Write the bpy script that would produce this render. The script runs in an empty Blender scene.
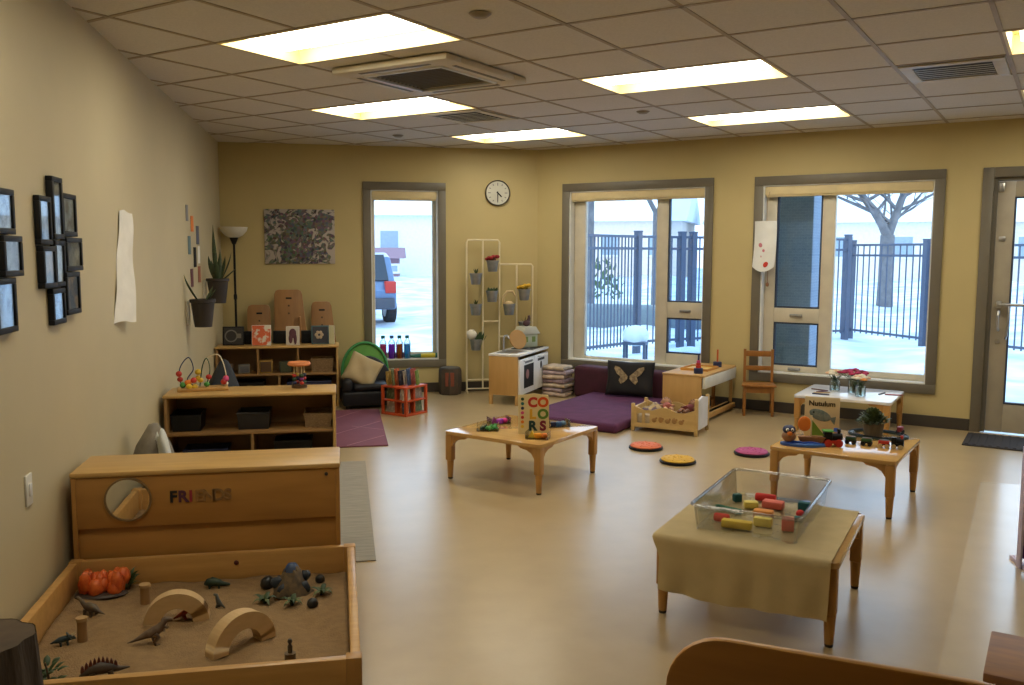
import bpy, bmesh, math, random
from mathutils import Matrix, Vector, Euler
R = math.radians
PI = math.pi
SC = bpy.context.scene
COL = SC.collection
random.seed(7)

# ------------------------------------------------------------------ materials
def mat(name, c1, c2=None, rough=.5, scale=8, stretch=(1, 1, 1), spec=.5, metal=0, bump=0, bscale=None, coat=0, lo=.35, hi=.65):
    m = bpy.data.materials.new(name); m.use_nodes = True
    nt = m.node_tree; b = nt.nodes['Principled BSDF']
    b.inputs['Roughness'].default_value = rough
    b.inputs['Metallic'].default_value = metal
    b.inputs['Specular IOR Level'].default_value = spec
    b.inputs['Coat Weight'].default_value = coat
    b.inputs['Coat Roughness'].default_value = .08
    b.inputs['Base Color'].default_value = (*c1, 1)
    tc = nt.nodes.new('ShaderNodeTexCoord'); mp = nt.nodes.new('ShaderNodeMapping')
    mp.inputs['Scale'].default_value = stretch
    nt.links.new(tc.outputs['Object'], mp.inputs['Vector'])
    if c2 is None:
        c2 = tuple(min(1, c * .9) for c in c1)
    n = nt.nodes.new('ShaderNodeTexNoise'); n.inputs['Scale'].default_value = scale; n.inputs['Detail'].default_value = 5
    r = nt.nodes.new('ShaderNodeValToRGB')
    r.color_ramp.elements[0].position = lo; r.color_ramp.elements[1].position = hi
    r.color_ramp.elements[0].color = (*c1, 1); r.color_ramp.elements[1].color = (*c2, 1)
    nt.links.new(mp.outputs['Vector'], n.inputs['Vector'])
    nt.links.new(n.outputs['Fac'], r.inputs['Fac'])
    nt.links.new(r.outputs['Color'], b.inputs['Base Color'])
    if bump:
        n2 = nt.nodes.new('ShaderNodeTexNoise'); n2.inputs['Scale'].default_value = bscale or scale * 4; n2.inputs['Detail'].default_value = 4
        nt.links.new(mp.outputs['Vector'], n2.inputs['Vector'])
        bp = nt.nodes.new('ShaderNodeBump'); bp.inputs['Strength'].default_value = bump; bp.inputs['Distance'].default_value = .02
        nt.links.new(n2.outputs['Fac'], bp.inputs['Height']); nt.links.new(bp.outputs['Normal'], b.inputs['Normal'])
    return m

def emit(name, col, strength):
    m = bpy.data.materials.new(name); m.use_nodes = True
    nt = m.node_tree; nt.nodes.remove(nt.nodes['Principled BSDF'])
    e = nt.nodes.new('ShaderNodeEmission'); e.inputs['Color'].default_value = (*col, 1); e.inputs['Strength'].default_value = strength
    nt.links.new(e.outputs[0], nt.nodes['Material Output'].inputs['Surface'])
    return m

def clear(name, tint=(1, 1, 1), edge=.5, base=.05, rough=.03):
    m = bpy.data.materials.new(name); m.use_nodes = True
    nt = m.node_tree; nt.nodes.remove(nt.nodes['Principled BSDF'])
    t = nt.nodes.new('ShaderNodeBsdfTransparent'); t.inputs['Color'].default_value = (*tint, 1)
    g = nt.nodes.new('ShaderNodeBsdfGlossy'); g.inputs['Roughness'].default_value = rough
    lw = nt.nodes.new('ShaderNodeLayerWeight'); lw.inputs['Blend'].default_value = .25
    mr = nt.nodes.new('ShaderNodeMapRange')
    mr.inputs['To Min'].default_value = base; mr.inputs['To Max'].default_value = edge
    mx = nt.nodes.new('ShaderNodeMixShader')
    nt.links.new(lw.outputs['Fresnel'], mr.inputs['Value']); nt.links.new(mr.outputs[0], mx.inputs[0])
    nt.links.new(t.outputs[0], mx.inputs[1]); nt.links.new(g.outputs[0], mx.inputs[2])
    nt.links.new(mx.outputs[0], nt.nodes['Material Output'].inputs['Surface'])
    return m

M = {}
M['wall'] = mat('wall_paint', (.52, .425, .205), (.50, .41, .197), rough=.55, scale=3, bump=.03, bscale=180)
M['wall_left'] = mat('left_wall_paint', (.53, .455, .29), (.51, .44, .28), rough=.6, scale=3, bump=.03, bscale=180)
M['ext'] = mat('outside_render', (.5, .48, .45), rough=.8)
M['floor'] = mat('vinyl_floor', (.43, .325, .18), (.40, .30, .165), rough=.30, scale=5, bump=.015, bscale=60, spec=.5, coat=.35)
M['floor'].node_tree.nodes['Principled BSDF'].inputs['Coat Roughness'].default_value = .25
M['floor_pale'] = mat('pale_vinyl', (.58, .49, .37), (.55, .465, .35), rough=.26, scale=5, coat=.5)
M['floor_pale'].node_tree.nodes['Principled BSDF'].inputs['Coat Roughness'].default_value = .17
M['tile'] = mat('ceiling_tile', (.68, .64, .585), (.62, .585, .535), rough=.9, scale=90, bump=.15, bscale=300)
M['tbar'] = mat('ceiling_grid_metal', (.40, .32, .22), rough=.6)
M['trim'] = mat('taupe_trim', (.15, .132, .10), (.14, .123, .093), rough=.45)
M['base'] = mat('dark_baseboard', (.05, .04, .032), rough=.5)
M['vinyl'] = mat('cream_window_vinyl', (.60, .55, .44), rough=.4)
M['jamb'] = mat('white_jamb', (.82, .82, .80), rough=.45)
M['gasket'] = mat('blue_black_gasket', (.03, .045, .08), rough=.5)
M['blind'] = mat('cream_blind', (.72, .60, .35), rough=.7)
M['pane'] = clear('clear_pane', (.93, .97, 1), .35, .03)
M['pane_dark'] = clear('tinted_pane', (.74, .83, .92), .35, .04)
M['maple'] = mat('maple', (.56, .32, .105), (.47, .26, .08), rough=.38, scale=3, stretch=(1, 9, 9), coat=.1)
M['maple_v'] = mat('maple_upright', (.52, .285, .09), (.43, .23, .07), rough=.4, scale=3, stretch=(9, 9, 1), coat=.1)
M['table'] = mat('table_laminate', (.56, .34, .12), (.50, .29, .10), rough=.11, scale=3, stretch=(1, 8, 8), coat=.3)
M['leg'] = mat('table_leg_wood', (.47, .25, .075), (.40, .21, .06), rough=.4, scale=4, stretch=(8, 8, 1))
M['cab'] = mat('cabinet_plywood', (.43, .215, .055), (.37, .18, .045), rough=.42, scale=2.5, stretch=(1, 8, 6))
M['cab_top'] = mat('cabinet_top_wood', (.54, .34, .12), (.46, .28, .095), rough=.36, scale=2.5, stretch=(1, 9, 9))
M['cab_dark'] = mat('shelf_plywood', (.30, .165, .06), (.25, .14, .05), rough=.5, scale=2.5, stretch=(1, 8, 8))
M['chairwood'] = mat('honey_chair_wood', (.32, .13, .027), (.26, .105, .022), rough=.4, scale=4, stretch=(6, 6, 1))
M['birch'] = mat('birch_side', (.55, .33, .12), (.50, .30, .105), rough=.45, scale=3, stretch=(6, 6, 1))
M['fgwood'] = mat('curved_ply', (.50, .23, .055), (.42, .19, .045), rough=.35, scale=3, stretch=(1, 8, 8), coat=.2)
M['fgedge'] = mat('pale_ply_edge', (.58, .30, .08), (.5, .26, .07), rough=.35, scale=4)
M['sand'] = mat('play_sand', (.29, .185, .085), (.24, .15, .07), rough=.95, scale=25, bump=.4, bscale=160)
M['white'] = mat('white_lacquer', (.82, .82, .82), rough=.3)
M['offwhite'] = mat('offwhite_paint', (.72, .70, .62), rough=.5)
M['whitetop'] = mat('white_laminate', (.80, .80, .84), rough=.18, coat=.2)
M['cream'] = mat('cream_metal', (.78, .70, .50), rough=.4)
M['black'] = mat('black_plastic', (.008, .008, .009), (.012, .012, .013), rough=.45, spec=.2)
M['blackfab'] = mat('black_leatherette', (.009, .009, .011), (.014, .014, .017), rough=.5, scale=12, spec=.25)
M['metal'] = mat('brushed_steel', (.55, .56, .58), rough=.3, metal=1)
M['tin'] = mat('galvanised_tin', (.34, .35, .36), (.24, .25, .26), rough=.38, metal=.7, scale=12)
M['mirror'] = mat('mirror_silver', (.86, .88, .88), rough=.02, metal=1)
M['purple'] = mat('purple_velour', (.10, .022, .085), (.075, .015, .065), rough=.85, scale=9, bump=.1)
M['burgundy'] = mat('burgundy_velour', (.055, .008, .022), (.04, .006, .016), rough=.85, scale=9)
M['plum'] = mat('plum_mat', (.17, .05, .085), (.15, .04, .075), rough=.7, scale=5)
M['greyrug'] = mat('grey_woven', (.33, .31, .27), (.24, .225, .20), rough=.95, scale=6, stretch=(1, 14, 1), bump=.2)
M['cloth'] = mat('tan_cloth', (.54, .43, .23), (.50, .40, .215), rough=.9, scale=14, bump=.05, bscale=260)
M['acrylic'] = clear('clear_acrylic', (.97, .98, .98), .65, .04, .05)
M['glassjar'] = clear('jar_glass', (.93, .97, .97), .7, .06, .02)
M['bark'] = mat('stump_bark', (.035, .024, .016), (.06, .042, .028), rough=.9, scale=10, stretch=(1, 1, .2), bump=.6, bscale=30)
M['stumptop'] = mat('stump_end_grain', (.09, .06, .035), (.06, .04, .025), rough=.8, scale=12)
M['leaf'] = mat('dark_leaf', (.035, .075, .022), (.02, .045, .015), rough=.5, scale=20)
M['leaf2'] = mat('olive_leaf', (.10, .13, .045), (.06, .09, .03), rough=.55, scale=20)
M['snake'] = mat('snake_plant_leaf', (.055, .085, .035), (.03, .05, .022), rough=.5, scale=16, stretch=(1, 1, 3))
M['snow'] = mat('snow', (.80, .87, .93), (.44, .54, .67), rough=.9, scale=1.1, bump=.3, bscale=5)
M['fence'] = mat('fence_metal', (.07, .095, .15), rough=.5)
M['treebark'] = mat('winter_bark', (.12, .12, .13), (.18, .18, .19), rough=.9, scale=5, bump=.3)
M['terracotta'] = mat('brown_plant_pot', (.035, .027, .023), rough=.6)
def liquid(name, c):
    m = bpy.data.materials.new(name); m.use_nodes = True; nt = m.node_tree; b = nt.nodes['Principled BSDF']; b.inputs['Base Color'].default_value = (*c, 1); b.inputs['Roughness'].default_value = .2
    t = nt.nodes.new('ShaderNodeBsdfTranslucent'); t.inputs['Color'].default_value = (*c, 1); mx = nt.nodes.new('ShaderNodeMixShader'); mx.inputs[0].default_value = .75
    nt.links.new(b.outputs[0], mx.inputs[1]); nt.links.new(t.outputs[0], mx.inputs[2]); nt.links.new(mx.outputs[0], nt.nodes['Material Output'].inputs['Surface'])
    return m
def flat(n, c, rough=.5, **k):
    if n not in M: M[n] = mat(n, c, rough=rough, **k)
    return M[n]
RED = flat('red_paint', (.50, .03, .02)); ORANGE = flat('orange_paint', (.75, .20, .02)); YELLOW = flat('yellow_paint', (.75, .50, .04))
GREEN = flat('green_paint', (.06, .28, .05)); BLUE = flat('blue_paint', (.02, .08, .40)); PINK = flat('pink_paint', (.60, .06, .22))
TEAL = flat('teal_paint', (.01, .14, .15)); NAVY = flat('navy_paint', (.012, .02, .08)); PURPLE = flat('purple_paint', (.22, .03, .20))
DKGREEN = flat('dark_green_paint', (.015, .06, .03)); BROWN = flat('brown_paint', (.09, .045, .02)); CREAM = flat('cream_paint', (.68, .58, .36))
PAPER = flat('paper', (.80, .78, .74), .8); SKYBLUE = flat('sky_blue_paint', (.06, .40, .70)); MAGENTA = flat('magenta_paint', (.62, .02, .25)); VIOLET = flat('violet_paint', (.32, .04, .50))
GREY = flat('grey_paint', (.22, .22, .23)); LIME = flat('lime_fabric', (.20, .42, .06), .8); MINT = flat('green_mesh_fabric', (.06, .30, .10), .8)

# ------------------------------------------------------------------ mesh builder
class MB:
    def __init__(s): s.bm = bmesh.new(); s.mats = []; s.M = Matrix()
    def mi(s, m):
        if m is None: return 0
        if m not in s.mats: s.mats.append(m)
        return s.mats.index(m)
    def _fin(s, verts, m, X=None):
        T = s.M @ X if X is not None else s.M
        for v in verts: v.co = T @ v.co
        i = s.mi(m)
        fs = set()
        for v in verts:
            for f in v.link_faces: fs.add(f)
        for f in fs: f.material_index = i
    def box(s, x0, x1, y0, y1, z0, z1, bev=0, m=None, X=None, seg=2):
        b = bmesh.new(); bmesh.ops.create_cube(b, size=1)
        for v in b.verts:
            v.co = Vector(((x0 + x1) / 2 + v.co.x * (x1 - x0), (y0 + y1) / 2 + v.co.y * (y1 - y0), (z0 + z1) / 2 + v.co.z * (z1 - z0)))
        if bev:
            bmesh.ops.bevel(b, geom=b.edges[:], offset=min(bev, .49 * min(x1 - x0, y1 - y0, z1 - z0)), segments=seg, affect='EDGES', profile=.5)
        s._merge(b, m, X)
    def _merge(s, b, m, X=None):
        me = bpy.data.meshes.new('tmp'); b.to_mesh(me); b.free()
        n0 = len(s.bm.verts); f0 = len(s.bm.faces)
        s.bm.from_mesh(me); bpy.data.meshes.remove(me)
        s.bm.verts.ensure_lookup_table(); s.bm.faces.ensure_lookup_table()
        T = s.M @ X if X is not None else s.M
        for v in s.bm.verts[n0:]: v.co = T @ v.co
        i = s.mi(m)
        for f in s.bm.faces[f0:]: f.material_index = i
    def cyl(s, p0, p1, r0, r1=None, seg=16, m=None, X=None):
        s.tube([p0, p1], [r0, r0 if r1 is None else r1], seg, m, X)
    def tube(s, pts, r, seg=8, m=None, X=None, closed=False, flat=1.0):
        pts = [Vector(p) for p in pts]; n = len(pts)
        rs = r if isinstance(r, (list, tuple)) else [r] * n
        b = bmesh.new(); rings = []; prev = None
        for i, p in enumerate(pts):
            if closed: d = pts[(i + 1) % n] - pts[i - 1]
            else: d = pts[min(i + 1, n - 1)] - pts[max(i - 1, 0)]
            if d.length < 1e-9: d = Vector((0, 0, 1))
            d.normalize()
            if prev is None:
                a = Vector((0, 0, 1)) if abs(d.z) < .9 else Vector((0, 1, 0))
                x = d.cross(a).normalized()
            else:
                x = (prev - d * prev.dot(d))
                if x.length < 1e-6: x = d.orthogonal()
                x.normalize()
            prev = x; y = d.cross(x)
            rings.append([b.verts.new(p + (x * math.cos(2 * PI * k / seg) + y * math.sin(2 * PI * k / seg) * flat) * rs[i]) for k in range(seg)])
        for i in range(n if closed else n - 1):
            A, B = rings[i], rings[(i + 1) % n]
            for k in range(seg): b.faces.new((A[k], A[(k + 1) % seg], B[(k + 1) % seg], B[k]))
        if not closed:
            b.faces.new(rings[0][::-1]); b.faces.new(rings[-1])
        bmesh.ops.recalc_face_normals(b, faces=b.faces[:])
        s._merge(b, m, X)
    def lathe(s, prof, c=(0, 0, 0), seg=24, m=None, X=None, cap=True):
        b = bmesh.new(); rings = []
        for (r, z) in prof:
            rings.append([b.verts.new((c[0] + r * math.cos(2 * PI * k / seg), c[1] + r * math.sin(2 * PI * k / seg), c[2] + z)) for k in range(seg)] if r > 1e-6 else [b.verts.new((c[0], c[1], c[2] + z))])
        for A, B in zip(rings, rings[1:]):
            for k in range(seg):
                k2 = (k + 1) % seg
                if len(A) == 1 and len(B) == 1: continue
                if len(A) == 1: b.faces.new((A[0], B[k2], B[k]))
                elif len(B) == 1: b.faces.new((A[k], A[k2], B[0]))
                else: b.faces.new((A[k], A[k2], B[k2], B[k]))
        if cap:
            if len(rings[0]) > 1: b.faces.new(rings[0][::-1])
            if len(rings[-1]) > 1: b.faces.new(rings[-1])
        bmesh.ops.recalc_face_normals(b, faces=b.faces[:])
        s._merge(b, m, X)
    def ell(s, c, r, m=None, X=None, seg=16, rot=None, jit=0):
        b = bmesh.new(); bmesh.ops.create_uvsphere(b, u_segments=seg, v_segments=max(6, seg * 2 // 3), radius=1)
        T = Matrix.Translation(c) @ (rot.to_matrix().to_4x4() if rot else Matrix()) @ Matrix.Diagonal((*r, 1))
        for v in b.verts:
            if jit: v.co *= 1 + random.uniform(-jit, jit)
            v.co = T @ v.co
        s._merge(b, m, X)
    def prism(s, poly, y0, y1, m=None, X=None, bev=0):
        """poly in the local x-z plane, pushed from y0 to y1"""
        b = bmesh.new()
        A = [b.verts.new((x, y0, z)) for x, z in poly]; B = [b.verts.new((x, y1, z)) for x, z in poly]
        b.faces.new(A); b.faces.new(B[::-1]); n = len(poly)
        for i in range(n): b.faces.new((A[i], B[i], B[(i + 1) % n], A[(i + 1) % n]))
        bmesh.ops.recalc_face_normals(b, faces=b.faces[:])
        if bev:
            es = [e for e in b.edges if any(len(f.verts) > 4 or len(poly) == 4 for f in e.link_faces)]
            bmesh.ops.bevel(b, geom=es, offset=bev, segments=2, affect='EDGES', profile=.5)
        s._merge(b, m, X)
    def slab(s, poly, z0, z1, m=None, X=None, bev=0):
        """poly in the local x-y plane, raised from z0 to z1"""
        s.prism(poly, z0, z1, m, (X if X is not None else Matrix()) @ Matrix(((1, 0, 0, 0), (0, 0, 1, 0), (0, 1, 0, 0), (0, 0, 0, 1))), bev)
    def sheet(s, fn, nu, nv, th=0, m=None, X=None):
        b = bmesh.new()
        g = [[Vector(fn(i / nu, j / nv)) for j in range(nv + 1)] for i in range(nu + 1)]
        def nrm(i, j):
            a = g[min(i + 1, nu)][j] - g[max(i - 1, 0)][j]; c = g[i][min(j + 1, nv)] - g[i][max(j - 1, 0)]
            n = a.cross(c); return n.normalized() if n.length > 1e-12 else Vector((0, 0, 1))
        T = [[b.verts.new(g[i][j]) for j in range(nv + 1)] for i in range(nu + 1)]
        for i in range(nu):
            for j in range(nv): b.faces.new((T[i][j], T[i + 1][j], T[i + 1][j + 1], T[i][j + 1]))
        if th:
            L = [[b.verts.new(g[i][j] - nrm(i, j) * th) for j in range(nv + 1)] for i in range(nu + 1)]
            for i in range(nu):
                for j in range(nv): b.faces.new((L[i][j], L[i][j + 1], L[i + 1][j + 1], L[i + 1][j]))
            for i in range(nu):
                b.faces.new((T[i][0], L[i][0], L[i + 1][0], T[i + 1][0])); b.faces.new((T[i + 1][nv], L[i + 1][nv], L[i][nv], T[i][nv]))
            for j in range(nv):
                b.faces.new((T[0][j + 1], L[0][j + 1], L[0][j], T[0][j])); b.faces.new((T[nu][j], L[nu][j], L[nu][j + 1], T[nu][j + 1]))
            bmesh.ops.recalc_face_normals(b, faces=b.faces[:])
        s._merge(b, m, X)
    def blade(s, p0, p1, w, bend=(0, 0, 0), n=6, m=None, X=None, thick=.25, base=.6):
        """a leaf: lens-shaped strip from p0 to p1"""
        p0, p1, bend = Vector(p0), Vector(p1), Vector(bend)
        pts = []; rs = []
        for i in range(n + 1):
            t = i / n
            pts.append(p0.lerp(p1, t) + bend * (4 * t * (1 - t)))
            rs.append(max(.0006, w * (base + (1 - base) * math.sin(PI * min(1, t * 1.1))) * (1 - t ** 3)))
        s.tube(pts, rs, 6, m, X, flat=thick)
    def build(s, name, m, parent=None, smooth=40, loc=None, rz=None):
        me = bpy.data.meshes.new(name); s.bm.to_mesh(me); s.bm.free()
        mats = s.mats if s.mats else [m]
        for x in mats: me.materials.append(x if x is not None else m)
        o = bpy.data.objects.new(name, me); COL.objects.link(o)
        if smooth:
            for p in me.polygons: p.use_smooth = True
            me.set_sharp_from_angle(angle=R(smooth))
        if parent is not None: o.parent = parent
        if loc is not None: o.location = loc
        if rz is not None: o.rotation_euler.z = rz
        return o

def tag(o, label, cat=None, group=None, kind=None):
    if label: o['label'] = label
    if cat: o['category'] = cat
    if group: o['group'] = group
    if kind: o['kind'] = kind
    return o
def thing(name, label, cat, loc, rz=0, group=None, kind=None):
    o = bpy.data.objects.new(name, None); COL.objects.link(o)
    o.empty_display_size = .05; o.location = loc; o.rotation_euler.z = rz
    return tag(o, label, cat, group, kind)
def dup(o, loc=None, rz=None, label=None, parent=None):
    c = o.copy(); COL.objects.link(c)
    if parent is not None: c.parent = parent
    if loc is not None: c.location = loc
    if rz is not None: c.rotation_euler.z = rz
    if label: c['label'] = label
    for ch in list(o.children): dup(ch, parent=c)
    return c
def struct(mb, name, m, loc=None, rz=None, smooth=0, label=None):
    o = mb.build(name, m, None, smooth, loc, rz); o['kind'] = 'structure'
    return o
def text(s, size, depth, m, name, parent, X, align='CENTER', bold=.03):
    c = bpy.data.curves.new('t', 'FONT'); c.body = s; c.size = size; c.extrude = depth; c.align_x = align; c.align_y = 'CENTER'; c.offset = size * bold
    t = bpy.data.objects.new('t', c); COL.objects.link(t)
    bpy.context.view_layer.update()
    me = bpy.data.meshes.new_from_object(t.evaluated_get(bpy.context.evaluated_depsgraph_get()))
    bpy.data.objects.remove(t); bpy.data.curves.remove(c)
    me.transform(X); me.materials.clear(); me.materials.append(m)
    o = bpy.data.objects.new(name, me); COL.objects.link(o); o.parent = parent
    return o
FACE = Matrix.Rotation(R(90), 4, 'X')          # text upright, reading towards local -y
def rnd(a, b): return random.uniform(a, b)
def rrect(w, d, r, n=4, x0=0, y0=0):
    out = []
    for cx, cy, a0 in ((w - r, d - r, 0), (r, d - r, 90), (r, r, 180), (w - r, r, 270)):
        for k in range(n + 1):
            a = R(a0 + 90 * k / n); out.append((x0 + cx + r * math.cos(a), y0 + cy + r * math.sin(a)))
    return out

# ------------------------------------------------------------------ camera
PITCH = R(5.781); YAW = R(-11.055); ROLL = R(.205)
cam_d = bpy.data.cameras.new('camera'); cam = bpy.data.objects.new('camera', cam_d); COL.objects.link(cam)
cam_d.sensor_fit = 'HORIZONTAL'; cam_d.sensor_width = 36; cam_d.lens = 36 * 889.3 / 1024
cam_d.clip_start = .02; cam_d.clip_end = 300
cam.location = (0, 0, 1.55)
cam.matrix_world = Matrix.Translation((0, 0, 1.55)) @ Matrix.Rotation(YAW, 4, 'Z') @ Matrix.Rotation(R(90) - PITCH, 4, 'X') @ Matrix.Rotation(ROLL, 4, 'Z')
SC.camera = cam

# ------------------------------------------------------------------ room shell
LX = -1.2046; BY = 9.809; CZ = 2.683
AW = R(-42.855)                                   # the window wall runs at this angle
U2 = Vector((math.cos(AW), math.sin(AW), 0)); N2 = Vector((-math.sin(AW), math.cos(AW), 0)); D2 = 8.69
def P2(s, n, z=0): return U2 * s + N2 * n + Vector((0, 0, z))
SK = -5.0556; SE = 3.6
KX = P2(SK, D2).x
E1 = P2(SE, D2); E2 = E1 - N2 * 9.5
ROOM = [(LX, BY), (KX, BY), (E1.x, E1.y), (E2.x, E2.y), (LX, E2.y)]

def wall(mb, s0, s1, n0, n1, holes, top=2.9):
    cuts = sorted({s0, s1, *[h[0] for h in holes], *[h[1] for h in holes]})
    for a, b in zip(cuts, cuts[1:]):
        zs = [(0, top)]
        for h in holes:
            if h[0] <= a + 1e-6 and h[1] >= b - 1e-6:
                new = []
                for z0, z1 in zs:
                    if h[2] > z0: new.append((z0, min(z1, h[2])))
                    if h[3] < z1: new.append((max(z0, h[3]), z1))
                zs = new
        for z0, z1 in zs:
            if z1 - z0 > 1e-4: mb.box(a, b, n0, n1, z0, z1)
C = .085
W1H = (.272 + C, 1.17 - C, .28 + C, 2.303 - C)
W2H = (-4.735 + C, -3.022 + C * 0 - C, .285 + C, 2.298 - C)
W3H = (-2.612 + C, -.930 - C, .298 + C, 2.288 - C)
DRH = (-.643 + C, .42, 0, 2.285 - C)
mb = MB(); wall(mb, LX - .25, KX, BY, BY + .25, [W1H]); struct(mb, 'wall_back', M['wall'])
mb = MB(); wall(mb, SK, SE, D2, D2 + .25, [W2H, W3H, DRH])
struct(mb, 'wall_window', M['wall'], (0, 0, 0), AW)
mb = MB(); mb.box(LX - .2, LX, E2.y - .2, BY, 0, 2.9); struct(mb, 'wall_left', M['wall_left'])
mb = MB(); mb.box(LX - .2, E2.x + .3, E2.y - .2, E2.y, 0, 2.9); struct(mb, 'wall_rear', M['wall'])
mb = MB(); mb.box(SE, SE + .2, D2 - 9.6, D2, 0, 2.9); struct(mb, 'wall_right', M['wall'], (0, 0, 0), AW)

mb = MB(); mb.slab(ROOM, -.12, 0); struct(mb, 'floor', M['floor'])
# strip of paler floor covering let into the floor at the right
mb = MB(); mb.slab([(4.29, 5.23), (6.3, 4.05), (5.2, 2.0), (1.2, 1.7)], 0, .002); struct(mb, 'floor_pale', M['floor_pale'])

# ceiling: tiles on a grid turned with the window wall; the light troffers sit in openings
GA = R(-43.16); GO = Vector((-.639, 5.215, 0)); TU = .6096; TV = .6365
GU = Vector((math.cos(GA), math.sin(GA), 0)); GV = Vector((-math.sin(GA), math.cos(GA), 0))
def G(i, j, z=CZ): return GO + GU * (i * TU) + GV * (j * TV) + Vector((0, 0, z))
LIGHTS = [(0, 0), (-2, 3), (-2, 6), (2, 3), (2, 6), (6, 3), (6, 6), (2, -3)]  # last entry is an unseen fill light added to brighten the foreground
openc = {(i + d, j) for i, j in LIGHTS for d in (0, 1)}
def clip(bm, inset=0):
    n = len(ROOM)
    for k in range(n):
        a = Vector((*ROOM[k], 0)); b = Vector((*ROOM[(k + 1) % n], 0)); d = (b - a).normalized()
        nrm = Vector((-d.y, d.x, 0))                 # outward for this clockwise outline
        bmesh.ops.bisect_plane(bm, geom=bm.verts[:] + bm.edges[:] + bm.faces[:], plane_co=a + nrm * inset, plane_no=nrm, clear_outer=True)
mb = MB()
for i in range(-12, 18):
    for j in range(-16, 16):
        if (i, j) in openc: continue
        mb.bm.faces.new([mb.bm.verts.new(G(*q)) for q in ((i, j), (i, j + 1), (i + 1, j + 1), (i + 1, j))])
clip(mb.bm, .02); struct(mb, 'ceiling', M['tile'])
mb = MB(); w = .012; h = .004
for j in range(-16, 17):
    run = []
    for i in range(-12, 18):
        mb.box(i * TU, (i + 1) * TU, j * TV - w, j * TV + w, -h, 0)
for i in range(-12, 19):
    for j in range(-16, 16):
        if (i - 1, j) in openc and (i, j) in openc and (i % 2): continue
        mb.box(i * TU - w, i * TU + w, j * TV, (j + 1) * TV, -h, 0)
X = Matrix.Translation(GO + Vector((0, 0, CZ))) @ Matrix.Rotation(GA, 4, 'Z')
for v in mb.bm.verts: v.co = X @ v.co
bad = []
clip(mb.bm, -.005); struct(mb, 'trim_1', M['tbar'])
mb = MB(); mb.slab([(x * 1.02, y * 1.01) for x, y in ROOM], 2.9, 3.05); struct(mb, 'roof', M['ext'])  # unseen slab added above the ceiling to stop sky light leaking in

# baseboards
mb = MB(); mb.box(LX + .012, KX - .004, BY - .012, BY, 0, .105, .003); struct(mb, 'baseboard_back', M['base'])
mb = MB(); mb.box(SK + .005, -.645, D2 - .012, D2, 0, .105, .003); mb.box(.51, SE - .02, D2 - .012, D2, 0, .105, .003)
struct(mb, 'baseboard_window', M['base'], (0, 0, 0), AW)
mb = MB(); mb.box(LX, LX + .012, E2.y + .01, BY - .013, 0, .105, .003); struct(mb, 'baseboard_left', M['base'])

# windows ------------------------------------------------------------------
def ring(mb, s0, s1, z0, z1, w, n0, n1, bev=.004, wb=None):
    wb = w if wb is None else wb
    mb.box(s0, s1, n0, n1, z1 - w, z1, bev); mb.box(s0, s1, n0, n1, z0, z0 + wb, bev)
    mb.box(s0, s0 + w, n0, n1, z0 + wb, z1 - w, bev); mb.box(s1 - w, s1, n0, n1, z0 + wb, z1 - w, bev)
def window(name, H, panes, frame, loc, rz, D, label):
    """H is the clear opening; panes: (s0,s1,z0,z1,tinted); frame: list of vinyl boxes"""
    t = thing(name, label, 'window', loc, rz, kind='structure')
    s0, s1, z0, z1 = H
    mb = MB(); ring(mb, s0 - C, s1 + C, z0 - C, z1 + C, C, D - .022, D, .004); mb.build('casing', M['trim'], t, 30)
    mb = MB(); ring(mb, s0, s1, z0, z1, .012, D - .004, D + .10, 0); mb.build('jamb_liner', M['jamb'], t, 0)
    mb = MB()
    for b in frame: mb.box(b[0], b[1], D + .09, D + .155, b[2], b[3], .006)
    mb.build('sash_frame', M['vinyl'], t, 30)
    for (a, b, c, d, tint) in panes:
        if tint:
            mb = MB(); ring(mb, a, b, c, d, .016, D + .1, D + .135, 0); mb.build('gasket', M['gasket'], t, 0)
        mb = MB(); mb.box(a, b, D + .12, D + .126, c, d); mb.build('pane', M['pane_dark' if tint else 'pane'], t, 0)
    mb = MB(); mb.box(s0 + .013, s1 - .013, D + .004, D + .07, z1 - .095, z1 - .013, .012); mb.cyl((s0 + .02, D + .03, z1 - .1), (s1 - .02, D + .03, z1 - .1), .012, m=None)
    mb.build('roller_blind', M['blind'], t, 30)
    return t
w1 = window('window_1', W1H, [(.40, 1.03, .44, 2.16, 0)],
            [(.37, .40, .378, 2.2), (1.03, 1.073, .378, 2.2), (.40, 1.03, .378, .44), (.40, 1.03, 2.16, 2.2)], (0, 0, 0), 0, BY,
            'narrow tall window in the back wall above the row of coloured bottles')
w2 = window('window_2', W2H, [(-4.50, -3.665, .41, 2.16, 0), (-3.535, -3.125, 1.04, 2.16, 1), (-3.535, -3.125, .50, .875, 1)],
            [(-4.635, -4.50, .383, 2.2), (-3.665, -3.535, .383, 2.2), (-4.50, -3.665, .383, .41), (-4.50, -3.665, 2.16, 2.2),
             (-3.535, -3.125, .383, .50), (-3.535, -3.125, .875, 1.04), (-3.535, -3.125, 2.16, 2.2)], (0, 0, 0), AW, D2,
            'window over the purple floor cushion, narrow tinted panes on its right')
w3 = window('window_3', W3H, [(-1.865, -1.03, .455, 2.16, 0), (-2.415, -1.985, 1.02, 2.16, 1), (-2.415, -1.985, .455, .88, 1)],
            [(-2.515, -2.415, .395, 2.19), (-1.985, -1.865, .395, 2.19), (-1.865, -1.03, .395, .455), (-1.865, -1.03, 2.16, 2.19), (-1.03, -1.027, .395, 2.19),
             (-2.415, -1.985, .395, .455), (-2.415, -1.985, .88, 1.02), (-2.415, -1.985, 2.16, 2.19)], (0, 0, 0), AW, D2,
            'window beside the door, narrow tinted panes on its left, paper hanging from it')
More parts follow.
